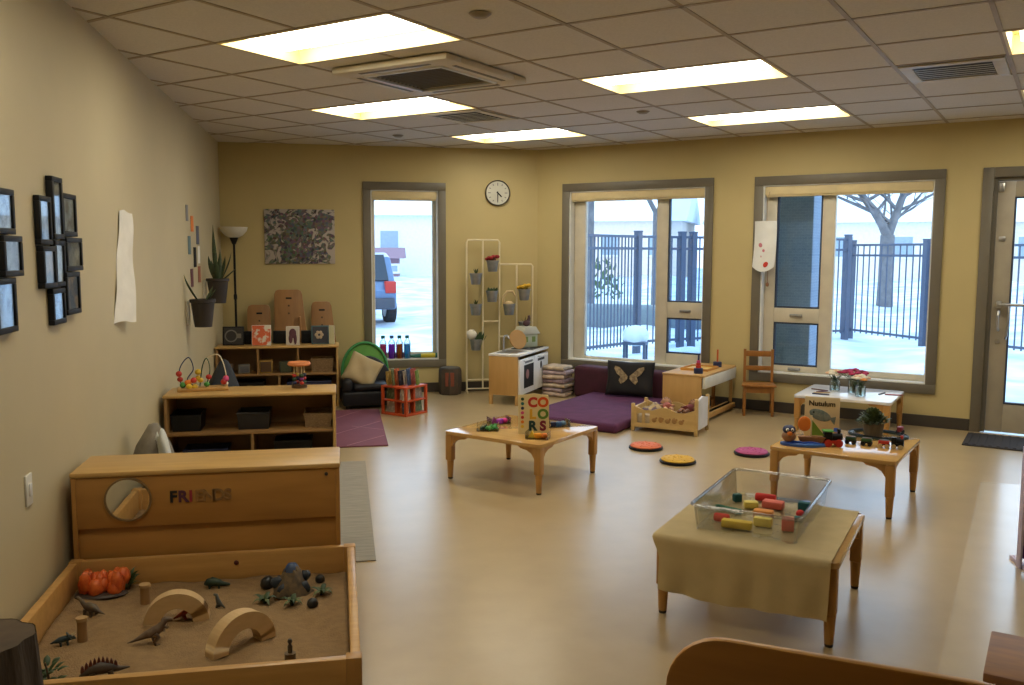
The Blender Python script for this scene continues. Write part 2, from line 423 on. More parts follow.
def handle(par, s, z, D):
    mb = MB(); mb.box(s - .06, s + .06, D + .078, D + .092, z - .014, z + .014, .004); mb.box(s - .01, s + .055, D + .055, D + .08, z - .008, z + .008, .004)
    mb.build('latch', M['tin'], par, 30)
handle(w2, -3.33, .95, D2); handle(w3, -2.2, .95, D2); handle(w3, -2.2, .425, D2)

# door ---------------------------------------------------------------------
d = thing('door_1', 'grey framed glass exit door at the right of the window wall', 'door', (0, 0, 0), AW, kind='structure')
s0, s1, z1 = DRH[0], DRH[1], DRH[3]
mb = MB(); mb.box(s0 - C, s0, D2 - .022, D2 + .08, 0, z1 + C, .005); mb.box(s1, s1 + C, D2 - .022, D2 + .08, 0, z1 + C, .005); mb.box(s0, s1, D2 - .022, D2 + .08, z1, z1 + C, .005)
mb.box(s0, s0 + .03, D2 + .02, D2 + .1, 0, z1); mb.box(s1 - .03, s1, D2 + .02, D2 + .1, 0, z1); mb.box(s0 + .03, s1 - .03, D2 + .02, D2 + .1, z1 - .03, z1)
mb.build('door_frame', M['trim'], d, 30)
ma = mat('door_paint', (.37, .33, .26), rough=.4)
a, b = s0 + .032, s1 - .032
mb = MB(); n0, n1 = D2 + .025, D2 + .07
mb.box(a, a + .13, n0, n1, .01, z1 - .033, .004); mb.box(b - .13, b, n0, n1, .01, z1 - .033, .004); mb.box(a + .13, b - .13, n0, n1, .01, .26, .004); mb.box(a + .13, b - .13, n0, n1, z1 - .165, z1 - .033, .004)
mb.build('door_leaf', ma, d, 30)
mb = MB(); ring(mb, a + .13, b - .13, .26, z1 - .165, .014, n0 - .004, n1, .002); mb.build('gasket', M['gasket'], d, 0)
mb = MB(); mb.box(a + .13, b - .13, D2 + .045, D2 + .051, .26, z1 - .165); mb.build('pane', M['pane'], d, 0)
mb = MB()
mb.cyl((a + .05, D2 - .03, 1.12), (b - .03, D2 - .03, 1.12), .014); mb.box(a + .035, a + .075, D2 - .04, D2 + .026, 1.09, 1.15, .006); mb.box(b - .07, b - .03, D2 - .04, D2 + .026, 1.09, 1.15, .006)
mb.build('push_bar', M['metal'], d, 40)
mb = MB(); mb.tube([(a + .06, D2 + .026, 1.06), (a + .06, D2 - .05, 1.06), (a + .055, D2 - .06, 1.03), (a + .055, D2 - .06, .93), (a + .06, D2 - .05, .90), (a + .06, D2 + .026, .90)], .010, 10)
mb.build('pull_handle', M['metal'], d, 40)
mb = MB(); mb.tube([(a + .135, D2 + .03, 1.12), (a + .135, D2 - .06, 1.1), (a + .14, D2 - .075, 1.0), (a + .13, D2 - .07, .86), (a + .12, D2 - .03, .83)], .009, 10); mb.build('lever', M['metal'], d, 40)
mb = MB(); mb.box(a + .01, a + .05, n0 - .03, n0, z1 - .12, z1 - .045, .006); mb.box(a + .025, a + .075, n0 - .012, n0, 1.66, 1.70, .004); mb.cyl((a + .06, n0 - .012, .80), (a + .06, n0, .80), .018); mb.build('lock', M['metal'], d, 30)

# ceiling fittings -----------------------------------------------------------
LAMP = emit('lamp_lens', (1, .93, .76), 12.0)
PAN = mat('troffer_pan', (.90, .74, .36), rough=.5)
LAB = ['ceiling troffer light nearest the left wall, largest in view', 'ceiling troffer light behind the air conditioner', 'far ceiling troffer light in the corner above the clock',
       'large ceiling troffer light over the middle of the room', 'far ceiling troffer light in front of the wide windows', 'ceiling troffer light cut off by the right edge, nearer one',
       'ceiling troffer light cut off by the right edge, farther one', 'added troffer shaped fill light, unseen behind the camera']
for k, (i, j) in enumerate(LIGHTS):
    c = G(i, j)
    t = thing('ceiling_light', LAB[k], 'ceiling light', c, GA, 'ceiling troffer lights')
    L, W = 2 * TU, TV
    mb = MB(); ring2 = [(0.014, .030), (L - .030, L - .014)]
    mb.box(.004, L - .004, .004, .02, -.006, .1); mb.box(.004, L - .004, W - .02, W - .004, -.006, .1); mb.box(.004, .02, .02, W - .02, -.006, .1); mb.box(L - .02, L - .004, .02, W - .02, -.006, .1)
    mb.box(.004, L - .004, .004, W - .004, .1, .11)
    mb.build('frame', PAN, t, 0)
    mb = MB()                                       # curved lens basket in the middle of the pan
    mb.prism([(.13 + .20 - .20 * math.cos(PI * q / 10) - .02, .095 - .088 * math.sin(PI * q / 10)) for q in range(11)], .075, L - .075, None, Matrix(((0, 1, 0, 0), (1, 0, 0, 0), (0, 0, 1, 0), (0, 0, 0, 1))))
    mb.build('lens', LAMP, t, 40)

# air-conditioning cassette
t = thing('air_conditioner', 'square white air conditioning cassette with brown grille in the ceiling', 'air conditioner', Vector((.60, 5.76, CZ)), GA)
acm = mat('ac_plastic', (.62, .55, .42), rough=.5)
mb = MB()
w = .44
for x0, x1, y0, y1 in ((-w, w, -w, -.29), (-w, w, .29, w), (-w, -.29, -.29, .29), (.29, w, -.29, .29)): mb.box(x0, x1, y0, y1, -.045, -.0045, .012)
mb.build('panel', acm, t, 30)
gm = mat('ac_grille', (.15, .12, .07), rough=.6)
mb = MB(); mb.box(-.29, .29, -.29, .29, -.03, -.0045)
for k in range(14): mb.box(-.285, .285, -.27 + k * .04, -.262 + k * .04, -.038, -.03)
mb.build('grille', gm, t, 0)
mb = MB(); ring(mb, -.30, .30, -.30, .30, .014, -.055, -.04); 
for v in mb.bm.verts: v.co = Vector((v.co.x, v.co.z, v.co.y))
mb.build('grille_rim', M['white'], t, 0)
for q in range(4):
    mb = MB(); mb.M = Matrix.Rotation(R(90 * q), 4, 'Z'); mb.box(-.27, .27, -.385, -.355, -.047, -.044); mb.build('air_slot', gm, t, 0)
def vent(i, j, label):
    t = thing('ceiling_vent', label, 'vent', G(i, j), GA, 'square ceiling vents')
    mb = MB()
    for x0, x1, y0, y1 in ((.02, .59, .02, .09), (.02, .59, .54, .61), (.02, .09, .09, .54), (.52, .59, .09, .54)): mb.box(x0, x1, y0, y1, -.014, -.0045, .004)
    mb.build('vent_frame', acm, t, 30)
    mb = MB(); mb.box(.09, .52, .09, .54, -.006, -.0045); mb.build('backing', M['black'], t, 0)
    for k in range(7):
        mb = MB(); mb.box(-.215, .215, -.013, .013, -.001, .001, 0, None, Matrix.Translation((.305, .125 + k * .063, -.02)) @ Matrix.Rotation(R(6), 4, 'X')); mb.build('louvre', M['white'], t, 0)
vent(5, 4, 'ceiling vent at the right, over the window wall side')
vent(-1, 4, 'ceiling vent between the two back left lights')
sm = mat('sprinkler_plate', (.30, .24, .15), rough=.5)
for (x, y), lab in (((.683, 4.317), 'round ceiling sprinkler plate near the top of the view'), ((.594, 8.861), 'round ceiling sprinkler plate in the far left corner'), ((2.422, 6.951), 'round ceiling sprinkler plate between the two right lights')):
    mb = MB(); mb.lathe([(0.0, -.022), (.03, -.022), (.045, -.012), (.055, -.0045)], seg=20); o = mb.build('ceiling_sprinkler', sm, None, 40, (x, y, CZ)); tag(o, lab, 'sprinkler')

# door mat
mb = MB(); mb.box(-.62, .55, -.28, .28, 0, .012, .004)
for k in range(20): mb.box(-.6 + k * .057, -.575 + k * .057, -.26, .26, .012, .017)
tag(mb.build('door_mat', mat('rubber_mat', (.03, .027, .03), rough=.9), None, 0, P2(-.02, 8.27, 0), AW), 'black ribbed rubber mat on the floor before the glass door', 'mat')

# ------------------------------------------------------------------ outdoors
mb = MB()
def gfn(u, v):
    x = -25 + u * 85; y = 4 + v * 70
    n = Vector((x, y, 0)).dot(N2)
    z = -.06 + .05 * math.sin(x * 1.3 + y * .4) * math.sin(y * .9) + .04 * math.sin(x * 2.7 - y * 1.9)
    if n > 14: z += min(.4, (n - 14) * .02) * (.6 + .4 * math.sin(x * .5))
    return (x, y, z if n > D2 + .26 and y > BY - 6 else -.25)
mb.sheet(gfn, 130, 110); g = struct(mb, 'ground', M['snow'], smooth=180)
# brick column close outside the window by the door
brick = bpy.data.materials.new('grey_brick'); brick.use_nodes = True
nt = brick.node_tree; bt = nt.nodes.new('ShaderNodeTexBrick'); tc = nt.nodes.new('ShaderNodeTexCoord'); mp = nt.nodes.new('ShaderNodeMapping')
mp.inputs['Rotation'].default_value = (R(90), 0, 0)
bt.inputs['Scale'].default_value = 9; bt.inputs['Color1'].default_value = (.33, .39, .48, 1); bt.inputs['Color2'].default_value = (.38, .44, .53, 1); bt.inputs['Mortar'].default_value = (.50, .55, .62, 1); bt.inputs['Mortar Size'].default_value = .012
nt.links.new(tc.outputs['Object'], mp.inputs[0]); nt.links.new(mp.outputs[0], bt.inputs[0]); nt.links.new(bt.outputs[0], nt.nodes['Principled BSDF'].inputs['Base Color']); nt.nodes['Principled BSDF'].inputs['Roughness'].default_value = .9
t = thing('brick_column', 'grey brick column just outside the window next to the door', 'column', P2(-2.48, 9.36, -.2), AW)
mb = MB(); mb.box(-.35, .33, -.22, .26, 0, 3.6, .01); mb.build('shaft', brick, t, 0)
mb = MB(); mb.box(-.42, .40, -.28, .33, 0, .3, .015); mb.build('plinth', M['ext'], t, 0)

def fence(name, a, b, h, label, posts, gap=.115):
    a, b = Vector((*a, 0)), Vector((*b, 0)); L = (b - a).length
    t = thing(name, label, 'fence', (a.x, a.y, 0), math.atan2(b.y - a.y, b.x - a.x), 'black metal picket fences in the snow')
    mb = MB()
    n = int(L / gap)
    for k in range(1, n): mb.box(k * L / n - .009, k * L / n + .009, -.009, .009, .07, h - .03)
    mb.build('pickets', M['fence'], t, 0)
    for z in (h - .05, h - .24, .12):
        mb = MB(); mb.box(0, L, -.022, .022, z - .02, z + .02, .003); mb.build('rail', M['fence'], t, 0)
    for p in posts:
        mb = MB(); mb.box(p * L - .05, p * L + .05, -.05, .05, -.2, h + .02, .004); mb.box(p * L - .057, p * L + .057, -.057, .057, h + .02, h + .045, .008); mb.build('post', M['fence'], t, 0)
fence('metal_fence', (2.4, 12.0), (4.72, 13.66), 1.86, 'black picket fence outside the cushion window, left of its thick post', (0, 1), .085)
fence('metal_fence', (4.82, 13.72), (9.3, 15.1), 1.86, 'black picket fence running between the two wide windows', (.17, .22, .6, 1))
fence('metal_fence', (9.52, 15.3), (9.75, 13.45), 1.76, 'black picket gate outside the window by the door', (0.0, 1.0), .15)
fence('metal_fence', (9.9, 13.3), (11.2, 8.2), 1.74, 'black picket fence seen through the glass door', (.0, .5, 1))

def tree(loc, h, r, seed, label, lean=0):
    random.seed(seed)
    t = thing('bare_tree', label, 'tree', loc, 0, 'bare winter trees outside')
    tk = MB(); br = MB()
    def grow(mbx, p, d, L, r, dep):
        pts = [p]; rs = [r]; q = Vector(p)
        for k in range(4):
            d = (d + Vector((rnd(-.14, .14), rnd(-.14, .14), rnd(-.02, .10)))).normalized()
            q = q + d * L / 4; pts.append(q.copy()); rs.append(r * (1 - .10 * (k + 1)))
        mbx.tube(pts, rs, 8 if dep < 2 else 5)
        if dep >= 4: return
        if dep == 1:
            for k in (1, 2, 3):
                for sg_ in (-1, 1): grow(br, pts[k], Vector((sg_ * rnd(.5, 1), rnd(-.5, .5), rnd(.1, .6))).normalized(), L * rnd(.45, .8), r * rnd(.3, .45), 2)
        for k in range(4 if dep < 3 else 3):
            a = rnd(0, 2 * PI); sp = rnd(.5, 1.0)
            nd = (d + Vector((math.cos(a) * sp, math.sin(a) * sp, rnd(-.1, .25)))).normalized()
            grow(br, q if k < 2 else pts[4 - k % 3 - 1], nd, L * rnd(.5, .8), rs[-1] * (.72 if k < 2 else .5), dep + 1)
    q = Vector((0, 0, -.3)); tk.tube([q, (0, 0, .0), (lean * .4, 0, h * .5), (lean, 0, h)], [r * 1.35, r * 1.1, r * .95, r * .9], 12)
    tk.build('trunk', M['treebark'], t, 60)
    for sgn in (-1, 1):
        grow(br, Vector((lean, 0, h * .97)), Vector((sgn * rnd(.35, .6), rnd(-.2, .2), .8)).normalized(), h * rnd(.7, .8), r * .66, 1)
    br.build('branches', M['treebark'], t, 60)
tree((14.45, 21.6, 0), 2.05, .20, 3, 'forked bare tree behind the gate in the window by the door')
tree((5.75, 20.0, 0), 3.0, .09, 5, 'bare tree at the left in the cushion window')
tree((7.9, 21.5, 0), 2.6, .10, 11, 'bare tree behind the thick post in the cushion window')
tree((9.9, 20.5, 0), 2.8, .11, 14, 'bare tree in the tinted panes of the cushion window')
tree((8.4, 30, 0), 3.2, .14, 21, 'far bare tree across the street from the cushion window')
tree((19, 14, 0), 2.6, .2, 23, 'bare tree beyond the glass door')
random.seed(5)
def house(loc, rz, w, dp, h, cw, cr, label, wins=2):
    t = thing('house', label, 'house', loc, rz, 'houses across the street')
    mb = MB(); mb.box(-w / 2, w / 2, 0, dp, -.5, h); mb.build('wall', cw, t, 0)
    mb = MB(); mb.M = Matrix.Translation((-w / 2 - .3, 0, h)) @ Matrix.Rotation(R(90), 4, 'Z')
    mb.prism([(-.4, 0), (dp + .4, 0), (dp / 2, dp * .32)], -(w + .6), 0); mb.build('roof', cr, t, 0)
    for k in range(wins):
        x = -w / 2 + (k + .5) * w / wins
        mb = MB(); mb.box(x - .55, x + .55, -.06, 0, h * .42, h * .8); f = mb.build('window', M['white'], t, 0)
        mb = MB(); mb.box(x - .45, x + .45, -.09, -.06, h * .42 + .1, h * .8 - .1); mb.build('window_pane', flat('far_glass', (.30, .38, .46), .3), f, 0)
snowroof = flat('snowy_roof', (.84, .88, .93), .9)
house((2.6, 46, 0), R(-10), 9, 7, 3.4, flat('white_siding', (.82, .84, .86), .8), snowroof, 'white house with a small window seen through the narrow window', 3)
house((2.35, 43, 0), R(-6), 1.0, 1.6, 1.25, flat('mauve_siding', (.30, .18, .22), .8), flat('mauve_roof', (.28, .17, .21), .8), 'low mauve shed in front of the white house', 1)
house((13, 46, 0), R(-28), 10, 7, 3.2, flat('tan_siding', (.78, .66, .56), .8), snowroof, 'tan house across the street behind the left fence', 4)
house((24, 42, 0), R(-38), 11, 7, 3.1, flat('pale_siding', (.80, .75, .68), .8), snowroof, 'pale house across the street behind the middle of the fence', 4)
house((35, 34, 0), R(-52), 11, 7, 3.1, flat('buff_siding', (.78, .68, .56), .8), snowroof, 'buff house behind the forked tree', 4)
# evergreen shrub line and snow mounds
def shrub(loc, r, h, label):
    mb = MB()
    for k in range(160):
        a = rnd(0, 2 * PI); e = rnd(0, 1); q = Vector((math.cos(a) * r * (1 - e * .6) * rnd(.5, 1), math.sin(a) * r * (1 - e * .6) * rnd(.5, 1), e * h))
        mb.blade(q, q + Vector((rnd(-.12, .12), rnd(-.12, .12), rnd(.05, .22))), .05, n=3)
    tag(mb.build('evergreen_shrub', flat('shrub_green', (.10, .16, .07), .8), None, 60, loc), label, 'shrub')
shrub((7.6, 25.5, .2), .9, 1.1, 'green shrub behind the left fence in the cushion window')
mb = MB(); mb.box(-2.6, 2.6, -.3, .3, -.2, .42, .1)
tag(mb.build('low_hedge', flat('hedge_grey', (.16, .20, .22), .9), None, 60, (7.2, 18.0, 0), R(-30)), 'low dark hedge half buried in snow behind the left fence', 'hedge')
t = thing('garden_bench', 'snow covered bench outside the cushion window', 'bench', (4.2, 12.2, -.05), R(-30)); t.scale = (.6, .6, .75)
mb = MB(); mb.box(-.28, .28, -.2, .2, .38, .44, .01); mb.build('seat', M['fence'], t, 0)
for sx in (-.24, .24):
    for sy in (-.15, .15): mb = MB(); mb.box(sx - .03, sx + .03, sy - .03, sy + .03, -.1, .38); mb.build('leg', M['fence'], t, 0)
mb = MB(); mb.ell((0, 0, .55), (.33, .25, .2), jit=.03); tag(mb.build('snow_cap', M['snow'], t, 90), 'white snow lying on the seat')
for (x, y, r) in ((3.3, 11.9, .25), (5.35, 12.9, .3)):
    mb = MB(); mb.ell((0, 0, 0), (r * 1.8, r, r * .7), jit=.05); tag(mb.build('snow_mound', M['snow'], None, 90, (x, y, -.1)), 'small snow mound by the fence, %s of the snow covered bench' % ('left' if x < 4 else 'right'), 'snow mound')

# parked car at the left of the narrow window
carm = mat('car_paint', (.10, .17, .30), rough=.3, coat=.4)
t = thing('car', 'blue grey car parked in the snow outside the narrow window', 'car', (.04, 21.4, -.04), R(100))
side = [(-2.1, .35), (-2.12, .75), (-1.95, 1.0), (-1.55, 1.48), (-1.2, 1.58), (.5, 1.56), (1.15, 1.05), (1.95, .92), (2.15, .7), (2.15, .35)]
mb = MB(); mb.prism(side, -.86, .86, bev=.07); mb.build('body', carm, t, 30)
gl = flat('car_glass', (.02, .03, .045), .1)
mb = MB(); mb.prism([(-1.62, 1.05), (-1.38, 1.46), (.42, 1.46), (.88, 1.05)], -.875, .875); mb.build('side_window', gl, t, 0)
mb = MB(); mb.box(-.36, .36, -.7, .7, -.01, .01, 0, None, Matrix.Translation((-1.77, 0, 1.25)) @ Matrix.Rotation(R(-50), 4, 'Y')); mb.build('rear_window', gl, t, 0)
for x in (-1.35, 1.35):
    for y in (-.86, .86):
        mb = MB(); mb.cyl((x, y - .1, .33), (x, y + .1, .33), .33, seg=24); w = mb.build('wheel', flat('tyre', (.015, .015, .018), .8), t, 40)
        mb = MB(); mb.cyl((x, y - .11, .33), (x, y + .11, .33), .19, seg=20); mb.build('hubcap', M['tin'], w, 40)
for y in (-.72, .72): mb = MB(); mb.box(-2.14, -1.98, y - .12, y + .12, .70, .96, .02); mb.build('tail_light', RED, t, 30)
mb = MB(); mb.box(-2.2, -2.05, -.8, .8, .36, .6, .04); mb.build('bumper', flat('bumper_grey', (.05, .06, .08), .6), t, 30)

# ------------------------------------------------------------------ light
wd = bpy.data.worlds.new('world'); SC.world = wd; wd.use_nodes = True
nt = wd.node_tree; bg = nt.nodes['Background']
tc = nt.nodes.new('ShaderNodeTexCoord'); sp = nt.nodes.new('ShaderNodeSeparateXYZ'); cr = nt.nodes.new('ShaderNodeValToRGB')
cr.color_ramp.elements[0].position = .0; cr.color_ramp.elements[0].color = (.80, .90, 1, 1)
cr.color_ramp.elements[1].position = .8; cr.color_ramp.elements[1].color = (.50, .73, 1, 1)
nt.links.new(tc.outputs['Generated'], sp.inputs[0]); nt.links.new(sp.outputs['Z'], cr.inputs[0]); nt.links.new(cr.outputs[0], bg.inputs['Color'])
bg.inputs['Strength'].default_value = 3.0
def portal(s0, s1, z0, z1, loc, rz, D):
    l = bpy.data.lights.new('window_portal', 'AREA'); l.shape = 'RECTANGLE'; l.size = s1 - s0; l.size_y = z1 - z0; l.cycles.is_portal = True
    o = bpy.data.objects.new('window_portal', l); COL.objects.link(o)
    o.matrix_world = Matrix.Rotation(rz, 4, 'Z') @ Matrix.Translation(((s0 + s1) / 2, D + .2, (z0 + z1) / 2)) @ Matrix.Rotation(R(-90), 4, 'X')
portal(*W1H, (0, 0, 0), 0, BY); portal(*W2H, (0, 0, 0), AW, D2); portal(*W3H, (0, 0, 0), AW, D2); portal(*DRH, (0, 0, 0), AW, D2)
vs = SC.view_settings; vs.view_transform = 'Standard'; vs.look = 'None'; vs.exposure = .14; vs.gamma = 1; vs.use_curve_mapping = False
SC.cycles.use_denoising = True; SC.cycles.max_bounces = 10; SC.cycles.transparent_max_bounces = 16; SC.cycles.caustics_reflective = False; SC.cycles.caustics_refractive = False
SC.cycles.sample_clamp_indirect = 6

# ------------------------------------------------------------------ left wall
random.seed(12)
def collage(label, frames, gname):
    t = thing('photo_collage', label, 'picture frames', (LX, 0, 0), 0, gname)
    for k, (y0, y1, z0, z1) in enumerate(frames):
        dp = .026 + .005 * (k % 2)
        mb = MB()
        w = .022
        mb.box(.002, dp, y0, y1, z1 - w, z1, .003); mb.box(.002, dp, y0, y1, z0, z0 + w, .003); mb.box(.002, dp, y0, y0 + w, z0 + w, z1 - w, .003); mb.box(.002, dp, y1 - w, y1, z0 + w, z1 - w, .003)
        mb.box(.002, .008, y0 + w, y1 - w, z0 + w, z1 - w)
        f = mb.build('frame', M['black'], t, 30)
        mb = MB(); mb.box(.009, dp - .009, y0 + w, y1 - w, z0 + w, z1 - w); mb.build('photograph', PH[k % 4], f, 0)
        mb = MB(); mb.box(dp - .007, dp - .005, y0 + w, y1 - w, z0 + w, z1 - w); mb.build('glazing', M['pane'], f, 0)
PH = [mat('photo_%d' % k, a, b, rough=.5, scale=16, spec=.3, lo=.4, hi=.6) for k, (a, b) in enumerate((((.55, .53, .48), (.22, .20, .18)), ((.42, .38, .30), (.16, .15, .16)), ((.50, .50, .46), (.25, .2, .15)), ((.45, .32, .24), (.14, .16, .20))))]
PH.insert(0, PH.pop(0))
collage('black multi picture frame on the left wall, the whole cluster of eight',
        [(3.925, 4.085, 1.575, 1.775), (4.09, 4.235, 1.60, 1.865), (4.245, 4.455, 1.615, 1.805), (3.935, 4.105, 1.395, 1.57), (4.11, 4.255, 1.395, 1.595), (4.26, 4.505, 1.46, 1.61), (4.05, 4.225, 1.235, 1.39), (4.235, 4.445, 1.265, 1.455)], 'picture frame clusters on the left wall')
collage('black multi picture frame on the left wall, cut off by the left edge',
        [(3.44, 3.645, 1.61, 1.775), (3.50, 3.695, 1.455, 1.605), (3.42, 3.62, 1.25, 1.45)], 'picture frame clusters on the left wall')

# curling sheet of paper
mb = MB()
def pf(u, v):
    z = 1.775 - v * .62; c = .022 + .04 * v + .004 * math.sin(v * 9)
    return (LX + .004 + c * u + .004 * math.sin(u * 7 + v * 11), 5.37 - .21 * v + (.20 + .04 * v) * u, z + .008 * math.sin(u * 5))
mb.sheet(pf, 10, 20, .0015)
tag(mb.build('paper_sheet', PAPER, None, 80), 'long white sheet of paper curling off the left wall', 'paper')

# light switch
t = thing('light_switch', 'white light switch plate on the left wall above the sand table', 'light switch', (LX, 3.70, .62))
mb = MB(); mb.box(0, .008, -.035, .035, -.062, .062, .003); mb.build('plate', M['offwhite'], t, 30)
mb = MB(); mb.box(.008, .014, -.012, .012, -.025, .025, .003); mb.build('rocker', M['white'], t, 30)

# strips of coloured card
for y, z, w, h, m, lab in ((7.68, 1.86, .09, .13, GREY, 'grey card strip high on the left wall, topmost of the strips'), (7.93, 1.78, .12, .13, ORANGE, 'orange card strip on the left wall'),
                           (8.22, 1.69, .15, .16, flat('slate_card', (.10, .11, .16)), 'slate card strip on the left wall next to the orange one'), (7.76, 1.60, .12, .15, flat('teal_card', (.12, .20, .22)), 'dull teal card strip on the left wall'),
                           (8.03, 1.50, .12, .17, M['black'], 'black card strip on the left wall'), (8.25, 1.52, .10, .15, PAPER, 'white card strip on the left wall beside the black one'),
                           (8.25, 1.35, .13, .14, flat('brick_card', (.30, .10, .05)), 'brick red card strip on the left wall, right hand lower one'), (7.84, 1.33, .12, .15, flat('maroon_card', (.12, .025, .03)), 'maroon card strip on the left wall, lowest left one')):
    mb = MB(); mb.sheet(lambda u, v: (LX + .004 + .01 * math.sin(u * 3), y + (u - .5) * w, z + (v - .5) * h), 4, 2, .002)
    tag(mb.build('card_strip', m, None, 60), lab, 'card', 'coloured card strips on the left wall')

def wall_planter(loc, label, kind):
    t = thing('wall_planter', label, 'plant', loc, 0, 'planters on the left wall')
    mb = MB(); mb.lathe([(.0, -.11), (.068, -.11), (.092, .085), (.102, .09), (.102, .115), (.09, .115), (.085, .09), (.0, .085)], seg=24); mb.build('pot', M['terracotta'], t, 40)
    mb = MB(); mb.box(-.125, -.105, -.03, .03, -.09, .10, .004); mb.build('bracket', M['offwhite'], t, 30)
    mb = MB(); mb.lathe([(0, .09), (.086, .092)], seg=20, cap=False); mb.build('soil', M['bark'], t, 0)
    ps = [(-.1, -.1, .22), (.06, .06, .12), (.09, -.04, .10)] if kind == 0 else [(-.02, -.03, .50), (.02, .03, .28), (.10, .04, .26), (-.07, .05, .22), (.13, -.02, .10), (.0, -.05, .20), (-.04, -.02, .18), (.05, .08, .22)]
    for x, y, h in ps:
        mb = MB(); mb.blade((x * .25, y * .25, .09), (x * 1.2, y * 1.2, .10 + h), .022 if kind else .018, (x * .2, y * .2, .02), 8, thick=.3); mb.build('leaf', M['snake'], t, 60)
wall_planter((LX + .125, 7.55, 1.05), 'brown wall planter with a short pointed plant, nearer of two on the left wall', 0)
wall_planter((LX + .125, 8.50, 1.19), 'brown wall planter with a tall spiky snake plant, farther of two on the left wall', 1)

# floor lamp
t = thing('floor_lamp', 'black torchiere floor lamp with a white bowl shade in the corner', 'lamp', (-1.05, 9.62, 0))
mb = MB(); mb.lathe([(0, .0), (.11, 0), (.11, .015), (.03, .03), (0, .03)], seg=28); mb.build('base', M['black'], t, 40)
mb = MB(); mb.cyl((0, 0, .03), (0, 0, 1.66), .012); mb.lathe([(.012, 1.05), (.018, 1.06), (.018, 1.10), (.012, 1.11)], seg=16); mb.build('pole', M['black'], t, 40)
mb = MB(); mb.lathe([(.012, 1.62), (.02, 1.63), (.045, 1.69), (.05, 1.70), (.0, 1.70)], seg=20); mb.build('shade_holder', M['black'], t, 40)
mb = MB(); mb.lathe([(.04, 1.69), (.09, 1.715), (.13, 1.76), (.142, 1.80), (.136, 1.80), (.125, 1.765), (.085, 1.722), (.0, 1.70)], seg=28, cap=False); mb.build('lamp_shade', M['offwhite'], t, 60)

# abstract painting on the back wall (loose generic splashes)
pm = bpy.data.materials.new('splash_painting'); pm.use_nodes = True; nt = pm.node_tree; b = nt.nodes['Principled BSDF']; b.inputs['Roughness'].default_value = .6
tc = nt.nodes.new('ShaderNodeTexCoord'); vo = nt.nodes.new('ShaderNodeTexVoronoi'); vo.inputs['Scale'].default_value = 40; vo.inputs['Randomness'].default_value = 1
n1 = nt.nodes.new('ShaderNodeTexNoise'); n1.inputs['Scale'].default_value = 10; n1.inputs['Detail'].default_value = 6; n1.inputs['Distortion'].default_value = 1.6
r1 = nt.nodes.new('ShaderNodeValToRGB'); r1.color_ramp.elements[0].position = .50; r1.color_ramp.elements[1].position = .56
hs = nt.nodes.new('ShaderNodeHueSaturation'); hs.inputs['Saturation'].default_value = .55; hs.inputs['Value'].default_value = .16
mx = nt.nodes.new('ShaderNodeMix'); mx.data_type = 'RGBA'; mx.inputs[7].default_value = (.42, .37, .34, 1)
sub = nt.nodes.new('ShaderNodeVectorMath'); sub.operation = 'SUBTRACT'; sub.inputs[1].default_value = (.0, 0, .0)
ln = nt.nodes.new('ShaderNodeVectorMath'); ln.operation = 'LENGTH'
ad = nt.nodes.new('ShaderNodeMath'); ad.operation = 'MULTIPLY_ADD'; ad.inputs[1].default_value = .42; 
nt.links.new(tc.outputs['Object'], vo.inputs['Vector']); nt.links.new(tc.outputs['Object'], n1.inputs['Vector'])
nt.links.new(vo.outputs['Color'], hs.inputs['Color']); nt.links.new(hs.outputs[0], mx.inputs[6])
nt.links.new(tc.outputs['Object'], ln.inputs[0]); nt.links.new(ln.outputs['Value'], ad.inputs[0]); nt.links.new(n1.outputs['Fac'], ad.inputs[2])
r1.color_ramp.elements[0].position = .625; r1.color_ramp.elements[1].position = .68
nt.links.new(ad.outputs[0], r1.inputs[0]); nt.links.new(r1.outputs[0], mx.inputs[0]); nt.links.new(mx.outputs[2], b.inputs['Base Color'])
t = thing('wall_painting', 'unframed splashed dark abstract painting on the back wall', 'painting', (-.393, BY, 1.71))
mb = MB(); mb.box(-.365, .365, -.018, -.001, -.288, .288, .002); mb.build('canvas', pm, t, 30)

# wall clock
t = thing('wall_clock', 'round white wall clock with a dark rim on the back wall', 'clock', (1.745, BY, 2.204))
X = Matrix.Rotation(R(90), 4, 'X')
mb = MB(); mb.lathe([(.0, .0), (.14, 0), (.14, .035), (.135, .042), (.130, .036), (.1285, .02), (0, .02)], seg=40, X=X); mb.build('rim', flat('clock_rim', (.05, .04, .03), .4), t, 40)
mb = MB(); mb.lathe([(0, .021), (.128, .021), (.128, .024), (0, .024)], seg=40, X=X); mb.build('dial', flat('clock_dial', (.62, .62, .55), .6), t, 40)
for k in range(12):
    a = R(30 * k); mb = MB(); mb.M = X @ Matrix.Rotation(-a, 4, 'Z'); l = .03 if k % 3 == 0 else .018; mb.box(-.005, .005, .108 - l, .108, .024, .026); mb.build('hour_mark', GREY, t, 0)
for nme, a, l, w in (('hour_hand', 135, .062, .007), ('minute_hand', 180, .095, .005)):
    mb = MB(); mb.M = X @ Matrix.Rotation(R(-a), 4, 'Z'); mb.box(-w, w, -.015, l, .027, .030); mb.build(nme, M['black'], t, 0)

